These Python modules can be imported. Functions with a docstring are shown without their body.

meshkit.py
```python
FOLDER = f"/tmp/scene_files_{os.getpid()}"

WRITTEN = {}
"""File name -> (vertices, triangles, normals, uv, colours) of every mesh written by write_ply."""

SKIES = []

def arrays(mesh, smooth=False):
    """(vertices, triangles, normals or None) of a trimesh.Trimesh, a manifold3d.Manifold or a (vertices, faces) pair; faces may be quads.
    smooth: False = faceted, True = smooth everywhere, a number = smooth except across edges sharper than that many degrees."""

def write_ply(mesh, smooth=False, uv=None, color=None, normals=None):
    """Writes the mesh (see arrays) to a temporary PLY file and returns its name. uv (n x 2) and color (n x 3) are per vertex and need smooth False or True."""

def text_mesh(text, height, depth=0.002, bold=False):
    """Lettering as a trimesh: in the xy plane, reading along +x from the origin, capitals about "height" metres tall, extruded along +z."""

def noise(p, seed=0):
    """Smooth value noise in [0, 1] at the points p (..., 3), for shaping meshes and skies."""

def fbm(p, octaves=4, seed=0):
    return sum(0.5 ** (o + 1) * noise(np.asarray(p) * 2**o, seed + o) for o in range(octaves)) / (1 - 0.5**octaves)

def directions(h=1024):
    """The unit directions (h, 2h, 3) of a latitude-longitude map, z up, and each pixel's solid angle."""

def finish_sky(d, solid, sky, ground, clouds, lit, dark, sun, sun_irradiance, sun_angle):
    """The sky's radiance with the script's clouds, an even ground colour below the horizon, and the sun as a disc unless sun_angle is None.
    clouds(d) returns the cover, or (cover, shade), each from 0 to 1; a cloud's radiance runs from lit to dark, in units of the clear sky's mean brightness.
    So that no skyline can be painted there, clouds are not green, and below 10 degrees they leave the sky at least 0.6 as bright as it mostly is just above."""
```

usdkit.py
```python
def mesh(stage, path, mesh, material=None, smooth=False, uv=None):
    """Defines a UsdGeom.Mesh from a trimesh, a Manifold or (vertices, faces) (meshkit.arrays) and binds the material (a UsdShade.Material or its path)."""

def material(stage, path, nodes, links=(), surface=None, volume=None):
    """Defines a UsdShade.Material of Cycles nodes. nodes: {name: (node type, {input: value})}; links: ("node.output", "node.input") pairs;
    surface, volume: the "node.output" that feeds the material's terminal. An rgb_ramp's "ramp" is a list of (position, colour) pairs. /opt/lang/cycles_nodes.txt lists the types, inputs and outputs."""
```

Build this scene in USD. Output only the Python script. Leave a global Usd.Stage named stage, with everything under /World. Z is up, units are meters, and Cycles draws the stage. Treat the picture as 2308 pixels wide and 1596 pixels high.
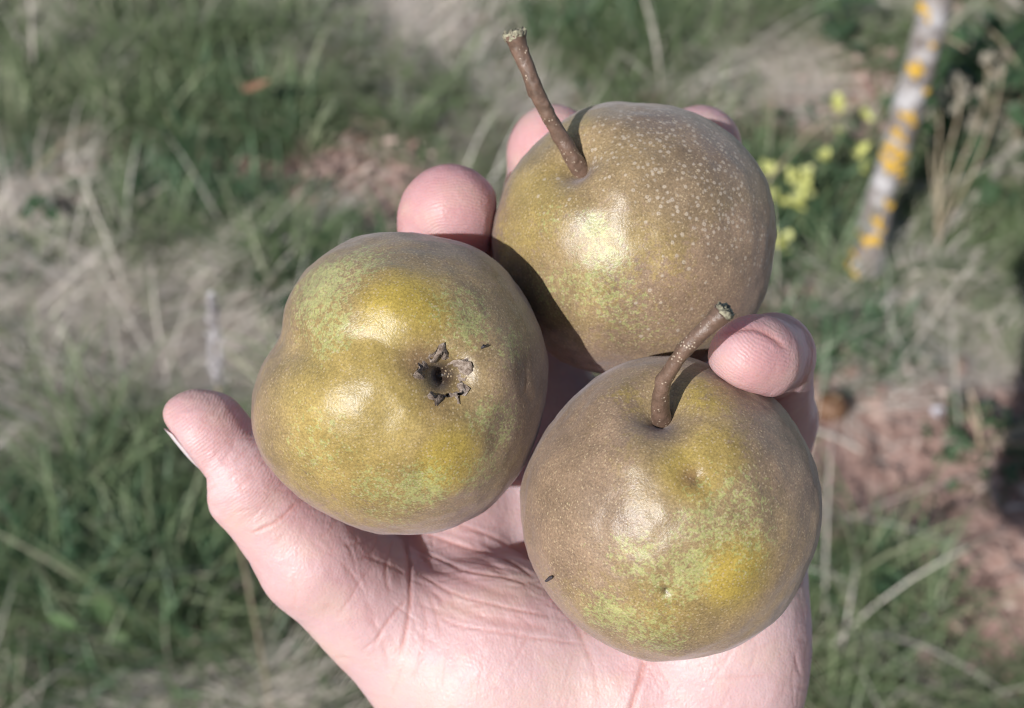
import math, numpy as np, trimesh, usdkit, meshkit
from pxr import Usd, UsdGeom, UsdLux, UsdShade, Gf, Sdf, Vt
from scipy.interpolate import CubicSpline

stage = Usd.Stage.CreateInMemory()
UsdGeom.SetStageUpAxis(stage, UsdGeom.Tokens.z)
UsdGeom.SetStageMetersPerUnit(stage, 1.0)
UsdGeom.Xform.Define(stage, '/World')
UsdGeom.Scope.Define(stage, '/World/Looks')

# ------------------------------------------------------------------ camera
CAM = np.array([0.0, 0.0, 1.45])
F, CX, CY = 2480.0, 1153.5, 798.0            # focal length and centre in units of the 2307-wide photograph
cam = UsdGeom.Camera.Define(stage, '/World/camera')
cam.AddTranslateOp().Set(Gf.Vec3d(*CAM))
cam.AddRotateXOp().Set(45.0)
FOCAL = 36.0 * F / 2307.0
cam.CreateFocalLengthAttr(FOCAL)
cam.CreateHorizontalApertureAttr(36.0)
cam.CreateVerticalApertureAttr(36.0 * 708 / 1024)
cam.CreateClippingRangeAttr(Gf.Vec2f(0.01, 1000))
cam.CreateFStopAttr(FOCAL / 2.5)
cam.CreateFocusDistanceAttr(0.196)
cam.CreateExposureAttr(0.38)

# ------------------------------------------------------------------ sky and sun
SUN = np.array([-0.475, -0.680, 0.560]); SUN /= np.linalg.norm(SUN)
sky = UsdLux.DomeLight.Define(stage, '/World/sky')
sky_mat = usdkit.material(stage, '/World/Looks/sky_light', {
    's': ('sky_texture', {'sky_type': 'single_scattering', 'sun_disc': False, 'sun_elevation': math.asin(SUN[2]),
                          'sun_rotation': math.atan2(SUN[0], SUN[1]), 'altitude': 100.0}),
    'b': ('background_shader', {'strength': 0.078})}, [('s.color', 'b.color')], surface='b.background')
UsdShade.MaterialBindingAPI.Apply(sky.GetPrim()).Bind(sky_mat)
sky.GetPrim().SetCustomDataByKey('kind', 'structure')
sun = UsdLux.DistantLight.Define(stage, '/World/sun')
sun.CreateIntensityAttr(1.25); sun.CreateNormalizeAttr(True); sun.CreateAngleAttr(0.55)
sun.CreateColorAttr(Gf.Vec3f(1.0, 0.985, 0.965))
q = Gf.Rotation(Gf.Vec3d(0, 0, 1), Gf.Vec3d(*SUN)).GetQuat()
sun.AddOrientOp(UsdGeom.XformOp.PrecisionDouble).Set(Gf.Quatd(q.GetReal(), q.GetImaginary()))

# ------------------------------------------------------------------ helpers
C45 = math.sqrt(0.5)
ROT = np.array([[1, 0, 0], [0, C45, -C45], [0, C45, C45]])     # camera axes to world axes
def to_world(c): return np.asarray(c) @ ROT.T + CAM
def to_cam(w): return (np.asarray(w) - CAM) @ ROT
S = 0.88
def P(px, py, d):                                              # a point in camera axes at depth d
    return np.array([(px - CX) / F * d, (CY - py) / F * d, -d]) * S
def ray(px, py): return ROT @ np.array([(px - CX) / F, (CY - py) / F, -1.0])
def G(px, py, z=0.0):
    r = ray(px, py); t = (z - CAM[2]) / r[2]; return CAM + r * t
def V(px, py, y):
    r = ray(px, py); t = y / r[1]; return CAM + r * t
def pix(w):
    c = to_cam(w); return np.stack([CX - c[..., 0] / c[..., 2] * F, CY + c[..., 1] / c[..., 2] * F], -1)

used = {}
def uname(parent, name):
    k = (parent, name); n = used.get(k, -1) + 1; used[k] = n
    return name if n == 0 else f'{name}_{n:03d}'
def tag(prim, label=None, category=None, group=None, kind=None):
    p = prim.GetPrim() if hasattr(prim, 'GetPrim') else prim
    for k, v in (('label', label), ('category', category), ('group', group), ('kind', kind)):
        if v: p.SetCustomDataByKey(k, v)
    return p
def thing(name, label, category, loc=(0, 0, 0), rotx=0.0, rotz=0.0, scale=None, group=None, kind=None):
    x = UsdGeom.Xform.Define(stage, '/World/' + uname('/World', name))
    x.AddTranslateOp().Set(Gf.Vec3d(*map(float, loc)))
    if rotz: x.AddRotateZOp().Set(float(rotz))
    if rotx: x.AddRotateXOp().Set(float(rotx))
    if scale: x.AddScaleOp().Set(Gf.Vec3f(scale, scale, scale))
    return tag(x, label, category, group, kind)
def obj(name, mesh, mat, parent=None, smooth=True, prim=None, **t):
    base = '/World' if parent is None else str(parent.GetPath())
    m = usdkit.mesh(stage, base + '/' + uname(base, name), mesh, mat, smooth)
    if prim:
        api = UsdGeom.PrimvarsAPI(m)
        for k, v in prim.items():
            v = np.asarray(v, np.float32)
            if v.ndim == 1: api.CreatePrimvar(k, Sdf.ValueTypeNames.FloatArray, 'vertex').Set(Vt.FloatArray.FromNumpy(v))
            else: api.CreatePrimvar(k, Sdf.ValueTypeNames.Color3fArray, 'vertex').Set(Vt.Vec3fArray.FromNumpy(v))
    if t: tag(m, **t)
    return m.GetPrim()
def mat(name, nodes, links, surface='p.BSDF', **k):
    return usdkit.material(stage, '/World/Looks/' + name, nodes, links, surface=surface, **k)
def tube(pts, radii, sides=12, steps=6, cap=True, jitter=0.0, seed=0):
    pts = np.asarray(pts, float); radii = np.asarray(radii, float)
    t = np.r_[0, np.cumsum(np.linalg.norm(np.diff(pts, axis=0), axis=1))]
    n = (len(pts) - 1) * steps + 1
    ts = np.linspace(0, t[-1], n)
    c = CubicSpline(t, pts)(ts) if len(pts) > 2 else np.stack([np.interp(ts, t, pts[:, k]) for k in range(3)], 1)
    r = np.interp(ts, t, radii)
    d = np.gradient(c, axis=0); d /= np.linalg.norm(d, axis=1, keepdims=True)
    u = np.cross(d[0], [0.3, 0.2, 0.9]); u /= np.linalg.norm(u)
    rings = []
    a = np.linspace(0, 2 * np.pi, sides, endpoint=False)
    for i in range(n):
        u = u - d[i] * (u @ d[i]); u /= np.linalg.norm(u); w = np.cross(d[i], u)
        rings.append(c[i] + r[i] * (np.cos(a)[:, None] * u + np.sin(a)[:, None] * w))
    v = np.concatenate(rings)
    f = []
    for i in range(n - 1):
        for j in range(sides):
            k = (j + 1) % sides
            f += [[i * sides + j, i * sides + k, (i + 1) * sides + k], [i * sides + j, (i + 1) * sides + k, (i + 1) * sides + j]]
    if cap:
        b = len(v); v = np.vstack([v, c[0] - d[0] * r[0] * .3, c[-1] + d[-1] * r[-1] * .3])
        for j in range(sides):
            k = (j + 1) % sides
            f += [[b, k, j], [b + 1, (n - 1) * sides + j, (n - 1) * sides + k]]
    if jitter:
        v = v + (meshkit.fbm(v * (0.35 / max(radii)), 3, seed)[:, None] - .5) * jitter * (v - np.repeat(np.vstack([c, c[:1], c[-1:]])[:n], sides, 0)[:len(v)] if False else 1)
    return v, np.array(f)
def join(parts):
    vs, fs, o = [], [], 0
    for v, f in parts:
        vs.append(np.asarray(v)); fs.append(np.asarray(f) + o); o += len(v)
    return np.vstack(vs), np.vstack(fs)
def smoothstep(a, b, x):
    t = np.clip((x - a) / (b - a), 0, 1); return t * t * (3 - 2 * t)

# ------------------------------------------------------------------ materials
def attr(n): return ('attribute', {'attribute': n})

# ------------------------------------------------------------------ the pears' shapes (camera axes about each centre)
class Pear:
    def __init__(s, centre, d, outline, front, back, feats):
        s.px = np.array(centre, float); s.d = d; s.c = P(*centre, d)
        o = sorted((math.degrees(math.atan2(centre[1] - y, x - centre[0])) % 360, math.hypot(x - centre[0], y - centre[1])) for x, y in outline)
        a = np.array([q[0] for q in o]); r = np.array([q[1] for q in o])
        a = np.r_[a, a[0] + 360]; r = np.r_[r, r[0]]
        s.sil = CubicSpline(np.radians(a), r * d / F * S * 0.992, bc_type='periodic')
        s.mean = r.mean() * d / F * S
        s.front, s.back = front * s.mean, back * s.mean
        s.feats = []
        for kind, x, y, h, w in feats:
            s.feats.append((s.dirof(x, y), h, w))
    def dirof(s, x, y):                                           # where the ray through (x, y) first meets the fruit
        k = np.array([(x - CX) / F, (CY - y) / F, -1.0]); k /= np.linalg.norm(k)
        R = s.mean * .985; b = k @ s.c; h = b * b - (s.c @ s.c - R * R)
        q = k * (b - math.sqrt(max(h, 0.0))) - s.c
        return q / np.linalg.norm(q)
    def r(s, u):
        ph = np.arctan2(u[:, 1], u[:, 0]) % (2 * np.pi)
        sn = np.clip(u[:, 0] ** 2 + u[:, 1] ** 2, 0, 1)
        base = np.where(u[:, 2] > 0, s.front, s.back)
        out = base + (s.sil(ph) - base) * smoothstep(0, 1, sn ** 0.75)
        for c, h, w in s.feats:
            ang = np.arccos(np.clip(u @ c, -1, 1))
            out = out + h * S * np.exp(-(ang / w) ** 2)
        return out
    def sdf(s, p):
        q = p - s.c; L = np.linalg.norm(q, axis=1) + 1e-9
        return L - s.r(q / L[:, None])
    def surf(s, x, y, lift=0.0):                                  # the point of the skin in that direction
        u = s.dirof(x, y); return s.c + u * (s.r(u[None])[0] + lift)
def line(x0, y0, x1, y1, n, h, w): return [('g', x0 + (x1 - x0) * t, y0 + (y1 - y0) * t, h, w) for t in np.linspace(0, 1, n)]
PA = Pear((905, 862), .245, [(1237, 862), (1228, 760), (1180, 660), (1110, 580), (1000, 535), (905, 521), (820, 532), (740, 570), (680, 630), (650, 690), (634, 765), (610, 800), (585, 850), (573, 910), (575, 960), (600, 1030), (650, 1090), (720, 1145), (800, 1183), (880, 1203), (950, 1203), (1040, 1180), (1120, 1130), (1180, 1060), (1220, 960)], .96, .96,
          [('d', 1006, 842, -.0034, .19), ('d', 1018, 843, -.0040, .095), ('b', 800, 930, .0014, .42), ('b', 905, 690, .0017, .25), ('b', 1120, 825, .0012, .25), ('b', 1010, 1010, .0008, .3), ('g', 940, 790, -.0009, .17)]
          + line(880, 765, 655, 765, 5, -.0009, .15))
PB = Pear((1425, 540), .27, [(1740, 520), (1730, 440), (1690, 360), (1620, 295), (1540, 255), (1430, 235), (1350, 238), (1285, 262), (1200, 330), (1140, 410), (1115, 480), (1105, 550), (1120, 630), (1165, 720), (1230, 790), (1320, 838), (1420, 852), (1520, 850), (1600, 810), (1670, 750), (1710, 690), (1735, 600)], .97, .95,
          [('d', 1288, 362, -.0042, .20), ('d', 1288, 362, -.0015, .09), ('g', 1335, 430, -.0010, .09), ('g', 1345, 500, -.0004, .09), ('b', 1395, 405, .0009, .22), ('b', 1270, 450, .0009, .2), ('b', 1330, 290, .0006, .2)])
PC = Pear((1505, 1140), .24, [(1840, 1140), (1825, 1030), (1790, 960), (1740, 900), (1620, 830), (1560, 805), (1500, 800), (1420, 812), (1340, 850), (1260, 930), (1200, 1020), (1175, 1090), (1172, 1160), (1190, 1250), (1230, 1330), (1290, 1400), (1380, 1455), (1460, 1480), (1530, 1478), (1630, 1455), (1730, 1390), (1800, 1290), (1835, 1200)], .96, .96,
          [('d', 1482, 900, -.0060, .24), ('d', 1482, 900, -.0016, .09), ('g', 1530, 1010, -.0010, .15), ('g', 1565, 1065, -.0009, .11), ('d', 1577, 1075, -.0006, .045), ('b', 1425, 1020, .0013, .2), ('b', 1445, 1170, .0007, .22), ('b', 1600, 900, .0008, .16), ('b', 1380, 900, .0008, .18), ('d', 1500, 1338, -.0009, .028)])
PEARS = [PA, PB, PC]
SPHERE = trimesh.creation.icosphere(subdivisions=6)

# ------------------------------------------------------------------ the hand
def round_cone(p, a, b, ra, rb):
    ba = b - a; l2 = ba @ ba; rr = ra - rb; a2 = l2 - rr * rr; il2 = 1 / l2
    pa = p - a; y = pa @ ba; z = y - l2
    xx = pa * l2 - y[:, None] * ba; x2 = (xx * xx).sum(1); y2 = y * y * l2; z2 = z * z * l2
    k = np.sign(rr) * rr * rr * x2
    out = (np.sqrt(x2 * a2 * il2) + y * rr) * il2 - ra
    m1 = np.sign(z) * a2 * z2 > k; m2 = np.sign(y) * a2 * y2 < k
    out[m2] = np.sqrt(x2[m2] + y2[m2]) * il2 - ra
    out[m1] = np.sqrt(x2[m1] + z2[m1]) * il2 - rb
    return out
def ellipsoid(p, c, r):
    q = (p - c); k0 = np.linalg.norm(q / r, axis=1); k1 = np.linalg.norm(q / r ** 2, axis=1) + 1e-9
    return k0 * (k0 - 1) / k1
def smin(a, b, k):
    h = np.maximum(k - np.abs(a - b), 0) / k; return np.minimum(a, b) - h * h * k * .25
def smax(a, b, k): return -smin(-a, -b, k)
def chain(p, joints, k=.003):
    o = None
    for (x0, y0, d0, r0), (x1, y1, d1, r1) in zip(joints, joints[1:]):
        c = round_cone(p, P(x0, y0, d0), P(x1, y1, d1), r0 * d0 / F * S, r1 * d1 / F * S)     # radii in picture units
        o = c if o is None else smin(o, c, k)
    return o
NAIL_P = P(404, 995, .259); NAIL_N = np.array([-.775, -.600, .20]); NAIL_N /= np.linalg.norm(NAIL_N)
FINGERS = {
    'thumb': [(1090, 1590, .290, 165), (712, 1258, .268, 124), (562, 1085, .262, 100), (466, 972, .260, 84), (434, 950, .260, 70)],
    'index': [(1020, 1180, .302, 125), (965, 830, .312, 112), (995, 630, .292, 108), (1012, 500, .274, 108), (1016, 478, .272, 106)],
    'middle': [(1230, 1120, .312, 120), (1215, 720, .328, 105), (1228, 480, .318, 98), (1243, 345, .302, 95), (1244, 335, .301, 93)],
    'ring': [(1470, 1120, .310, 115), (1560, 730, .326, 100), (1572, 480, .318, 92), (1574, 340, .303, 90), (1575, 331, .302, 88)],
    'pinky': [(1690, 1190, .292, 112), (1742, 945, .284, 90), (1742, 800, .250, 86), (1704, 808, .231, 90), (1676, 804, .2265, 80)],
}
def hand_sdf(p, cut=True):
    palm = None
    for x0, y0, d0, r0, x1, y1, d1, r1 in [
            (1240, 1800, .292, 165, 1020, 1180, .302, 125), (1320, 1800, .294, 165, 1230, 1120, .312, 120),
            (1420, 1800, .294, 165, 1470, 1120, .310, 115), (1540, 1800, .288, 160, 1690, 1190, .292, 112),
            (1230, 960, .320, 105, 1500, 960, .320, 105), (1480, 960, .320, 105, 1690, 1000, .306, 100),
            (1690, 1190, .292, 112, 1470, 1120, .310, 115), (1470, 1120, .310, 115, 1230, 1120, .312, 120), (1230, 1120, .312, 120, 1020, 1180, .302, 125)]:
        c = round_cone(p, P(x0, y0, d0), P(x1, y1, d1), r0 * d0 / F * S, r1 * d1 / F * S)
        palm = c if palm is None else smin(palm, c, .006)
    # forearm
    fa = round_cone(p, P(1330, 1800, .292), P(1210, 2500, .30), .0215, .030)
    fb = round_cone(p, P(1460, 1800, .292), P(1330, 2500, .30), .0215, .030)
    palm = smin(palm, smin(fa, fb, .006), .012)
    palm = smin(palm, ellipsoid(p, P(1120, 1500, .276), np.array([.0285, .027, .0205]) * S), .010)      # ball of the thumb
    palm = smin(palm, ellipsoid(p, P(1625, 1440, .272), np.array([.0212, .036, .020]) * S), .016)
    palm = smin(palm, round_cone(p, P(1400, 1560, .276), P(1450, 1800, .276), .0165 * S, .020 * S), .016)       # heel of the hand
    th = chain(p, FINGERS['thumb'])
    base = P(562, 1085, .262); axn = P(434, 950, .260) - base; axn /= np.linalg.norm(axn)
    th = smax(th, (p - NAIL_P) @ NAIL_N - np.maximum(0, .0062 - (p - base) @ axn) * .9, .0022)
    palm = smin(palm, th, .008)
    web = round_cone(p, P(800, 1290, .285), P(1010, 1150, .300), .0105 * S, .0105 * S)
    palm = smin(palm, web, .010)
    f = None
    for n in ('index', 'middle', 'ring', 'pinky'):
        c = chain(p, FINGERS[n], .003)
        f = c if f is None else smin(f, c, .0012)
    o = smin(palm, f, .004)
    if cut:
        near = np.abs(o) < .02
        q = p[near]; v = o[near]
        for pe in PEARS:
            v = smax(v, -(pe.sdf(q) + .00005), .0025)
        o = o.copy(); o[near] = v
    return o
def surface_nets(f, lo, hi, h):
    n = np.ceil((hi - lo) / h).astype(int) + 1
    ax = [lo[k] + h * np.arange(n[k]) for k in range(3)]
    g = np.empty(n)
    for i in range(0, n[0], 8):
        xs = ax[0][i:i + 8]
        p = np.stack(np.meshgrid(xs, ax[1], ax[2], indexing='ij'), -1).reshape(-1, 3)
        g[i:i + 8] = f(p).reshape(len(xs), n[1], n[2])
    ins = g < 0
    corners = [(a, b, c) for a in (0, 1) for b in (0, 1) for c in (0, 1)]
    sl = lambda A, o: A[o[0]:n[0] - 1 + o[0], o[1]:n[1] - 1 + o[1], o[2]:n[2] - 1 + o[2]]
    cnt = sum(sl(ins, o).astype(np.int8) for o in corners)
    act = (cnt > 0) & (cnt < 8)
    idx = np.full(act.shape, -1); cells = np.argwhere(act); idx[act] = np.arange(len(cells))
    acc = np.zeros((len(cells), 3)); num = np.zeros(len(cells))
    for o in corners:
        for k in range(3):
            if o[k]: continue
            o2 = list(o); o2[k] = 1
            a = g[tuple((cells + o).T)]; b = g[tuple((cells + o2).T)]
            m = (a < 0) != (b < 0); t = np.where(m, a / np.where(m, a - b, 1), 0)
            pt = np.array(o, float) + t[:, None] * (np.array(o2) - np.array(o))
            acc[m] += pt[m]; num[m] += 1
    v = lo + h * (cells + acc / num[:, None])
    faces = []
    for k in range(3):
        s0 = [slice(None)] * 3; s1 = [slice(None)] * 3; s0[k] = slice(0, -1); s1[k] = slice(1, None)
        a = ins[tuple(s0)]; b = ins[tuple(s1)]
        e = np.argwhere(a != b); i, j = (k + 1) % 3, (k + 2) % 3
        e = e[(e[:, i] > 0) & (e[:, j] > 0) & (e[:, i] < n[i] - 1) & (e[:, j] < n[j] - 1)]
        flip = a[tuple(e.T)]
        q = []
        for di, dj in ((1, 1), (0, 1), (0, 0), (1, 0)):
            c = e.copy(); c[:, i] -= di; c[:, j] -= dj; q.append(idx[tuple(c.T)])
        q = np.stack(q, 1); q[~flip] = q[~flip][:, ::-1]
        faces.append(q)
    return v, np.vstack(faces)
M = {}
M['pear_skin'] = mat('pear_skin', {
    'tc': ('texture_coordinate', {}),
    'base': attr('base'), 'green': attr('green'), 'lent': attr('lent'), 'russ': attr('russ'), 'dirt': attr('dirt'),
    'nf': ('noise_texture', {'scale': 2300.0, 'detail': 4.0, 'roughness': 0.65}),
    'nm': ('noise_texture', {'scale': 860.0, 'detail': 6.0, 'roughness': 0.74, 'distortion': 0.5}),
    'nb': ('noise_texture', {'scale': 120.0, 'detail': 5.0, 'roughness': 0.6}),
    'ns': ('noise_texture', {'scale': 620.0, 'detail': 5.0, 'roughness': 0.75}),
    'vo': ('voronoi_texture', {'scale': 800.0, 'randomness': 1.0}),
    'vs': ('voronoi_texture', {'scale': 1500.0, 'randomness': 1.0}),
    # brown russet grain
    'gr': ('map_range', {'from_min': 0.36, 'from_max': 0.64, 'to_min': 0.77, 'to_max': 1.23}),
    'gc': ('vector_math', {'math_type': 'scale'}),
    'bb': ('map_range', {'from_min': 0.3, 'from_max': 0.7, 'to_min': 0.78, 'to_max': 1.22}),
    'gb': ('math', {'math_type': 'multiply'}),
    # dull russet film over the ground colour
    'r1': ('math', {'math_type': 'multiply_add', 'value2': 0.95}),
    'r2': ('map_range', {'range_type': 'smoothstep', 'from_min': 0.66, 'from_max': 0.90}),
    'rmix': ('mix_color', {'b': (0.195, 0.133, 0.086)}),
    # green flecks where the russet is missing
    'g1': ('math', {'math_type': 'multiply_add', 'value2': 2.0}), 'gf': ('math', {'math_type': 'multiply', 'value2': 0.66}),
    'g2': ('map_range', {'range_type': 'smoothstep', 'from_min': 1.40, 'from_max': 1.64}),
    'gmix': ('mix_color', {'b': (0.28, 0.30, 0.115)}),
    # corky spots
    'la': ('math', {'math_type': 'multiply_add', 'value2': 0.9}), 'l1': ('map_range', {'range_type': 'smoothstep', 'from_min': 0.63, 'from_max': 0.85, 'to_min': 1.0, 'to_max': 0.0}),
    'l2': ('math', {'math_type': 'multiply'}), 'l4': ('math', {'math_type': 'multiply', 'value2': 0.62}), 'lp': ('math', {'math_type': 'less_than'}),
    'lc': ('rgb_ramp', {'ramp': [(0.0, (0.22, 0.16, 0.10)), (0.10, (0.33, 0.27, 0.21)), (0.20, (0.45, 0.385, 0.31)), (0.30, (0.36, 0.30, 0.235)), (1.0, (0.36, 0.30, 0.23))]}),
    'lmix': ('mix_color', {}),
    's1': ('map_range', {'range_type': 'smoothstep', 'from_min': 0.20, 'from_max': 0.34, 'to_min': 0.6, 'to_max': 0.0}),
    's3': ('map_range', {'range_type': 'smoothstep', 'from_min': 0.40, 'from_max': 0.54}),
    's2': ('math', {'math_type': 'multiply'}),
    'smix': ('mix_color', {'b': (0.38, 0.295, 0.185)}),
    # sooty specks
    'd1': ('map_range', {'range_type': 'smoothstep', 'from_min': 0.60, 'from_max': 0.70}),
    'd2': ('math', {'math_type': 'multiply'}),
    'dmix': ('mix_color', {'b': (0.075, 0.06, 0.045)}),
    'h1': ('math', {'math_type': 'multiply_add', 'value2': 0.5}),
    'bm': ('bump', {'strength': 0.24, 'distance': 0.0004}),
    'rg': ('map_range', {'from_min': 0.3, 'from_max': 0.7, 'to_min': 0.28, 'to_max': 0.40}),
    'p': ('principled_bsdf', {'specular_ior_level': 0.42, 'sheen_weight': 0.15, 'sheen_tint': (0.80, 0.76, 0.86), 'subsurface_weight': 0.06, 'subsurface_scale': 0.002, 'subsurface_radius': (1.0, 0.7, 0.3)}),
}, [('tc.object', f'{n}.vector') for n in ('nf', 'nm', 'nb', 'ns', 'vo', 'vs')] + [
    ('nf.fac', 'gr.value'), ('nb.fac', 'bb.value'), ('gr.result', 'gb.value1'), ('bb.result', 'gb.value2'),
    ('gmix.result', 'gc.vector1'), ('gb.value', 'gc.scale'),
    ('ns.fac', 'r1.value1'), ('russ.fac', 'r1.value3'), ('r1.value', 'r2.value'), ('r2.result', 'rmix.fac'), ('base.color', 'rmix.a'),
    ('nm.fac', 'g1.value1'), ('green.fac', 'g1.value3'), ('g1.value', 'g2.value'), ('g2.result', 'gf.value1'), ('gf.value', 'gmix.fac'), ('rmix.result', 'gmix.a'),
    ('nm.fac', 'la.value1'), ('vo.distance', 'la.value3'), ('la.value', 'l1.value'), ('l1.result', 'l2.value1'), ('vo.color', 'lp.value1'), ('lent.fac', 'lp.value2'), ('lp.value', 'l2.value2'), ('vo.distance', 'lc.fac'),
    ('l2.value', 'l4.value1'), ('l4.value', 'lmix.fac'), ('gc.vector', 'lmix.a'), ('lc.color', 'lmix.b'),
    ('vs.distance', 's1.value'), ('nm.fac', 's3.value'), ('s1.result', 's2.value1'), ('s3.result', 's2.value2'), ('s2.value', 'smix.fac'), ('lmix.result', 'smix.a'),
    ('ns.fac', 'd1.value'), ('d1.result', 'd2.value1'), ('dirt.fac', 'd2.value2'), ('d2.value', 'dmix.fac'), ('smix.result', 'dmix.a'),
    ('l2.value', 'h1.value1'), ('nf.fac', 'h1.value3'), ('h1.value', 'bm.height'), ('bm.normal', 'p.normal'), ('nb.fac', 'rg.value'), ('rg.result', 'p.roughness'),
    ('dmix.result', 'p.base_color')])
def stem_mat(name, a, b, fleck):
    return mat(name, {
        'tc': ('texture_coordinate', {}), 'n': ('noise_texture', {'scale': 500.0, 'detail': 5.0, 'roughness': 0.7}),
        'v': ('voronoi_texture', {'scale': 1500.0}), 'n2': ('noise_texture', {'scale': 260.0, 'detail': 3.0}),
        'c': ('rgb_ramp', {'ramp': [(0.3, a), (0.7, b)]}),
        't': ('map_range', {'range_type': 'smoothstep', 'from_min': 0.2, 'from_max': 0.3, 'to_min': 0.85, 'to_max': 0.0}),
        'k': ('map_range', {'range_type': 'smoothstep', 'from_min': 0.48, 'from_max': 0.58}), 'tk': ('math', {'math_type': 'multiply'}),
        'm': ('mix_color', {'b': fleck}), 'bm': ('bump', {'strength': 0.5, 'distance': 0.0006}),
        'p': ('principled_bsdf', {'roughness': 0.42, 'specular_ior_level': 0.5})},
        [('tc.object', 'n.vector'), ('tc.object', 'v.vector'), ('tc.object', 'n2.vector'), ('n.fac', 'c.fac'), ('v.distance', 't.value'), ('n2.fac', 'k.value'),
         ('t.result', 'tk.value1'), ('k.result', 'tk.value2'), ('tk.value', 'm.fac'), ('c.color', 'm.a'), ('m.result', 'p.base_color'), ('n.fac', 'bm.height'), ('bm.normal', 'p.normal')])
M['stem'] = stem_mat('pear_stem_bark', (0.080, 0.050, 0.035), (0.165, 0.102, 0.074), (0.42, 0.34, 0.26))
M['stem_end'] = mat('cut_stem_end', {'tc': ('texture_coordinate', {}), 'n': ('noise_texture', {'scale': 1800.0, 'detail': 3.0}),
    'c': ('rgb_ramp', {'ramp': [(0.35, (0.10, 0.085, 0.06)), (0.6, (0.27, 0.25, 0.17))]}), 'p': ('principled_bsdf', {'roughness': 0.8})},
    [('tc.object', 'n.vector'), ('n.fac', 'c.fac'), ('c.color', 'p.base_color')])
M['sepal'] = mat('dry_calyx', {'tc': ('texture_coordinate', {}), 'n': ('noise_texture', {'scale': 1300.0, 'detail': 4.0, 'roughness': 0.7}),
    'c': ('rgb_ramp', {'ramp': [(0.3, (0.075, 0.05, 0.036)), (0.55, (0.23, 0.18, 0.145)), (0.75, (0.38, 0.33, 0.29))]}), 'bm': ('bump', {'strength': 0.7, 'distance': 0.0006}),
    'p': ('principled_bsdf', {'roughness': 0.85, 'specular_ior_level': 0.2})},
    [('tc.object', 'n.vector'), ('n.fac', 'c.fac'), ('c.color', 'p.base_color'), ('n.fac', 'bm.height'), ('bm.normal', 'p.normal')])

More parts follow.
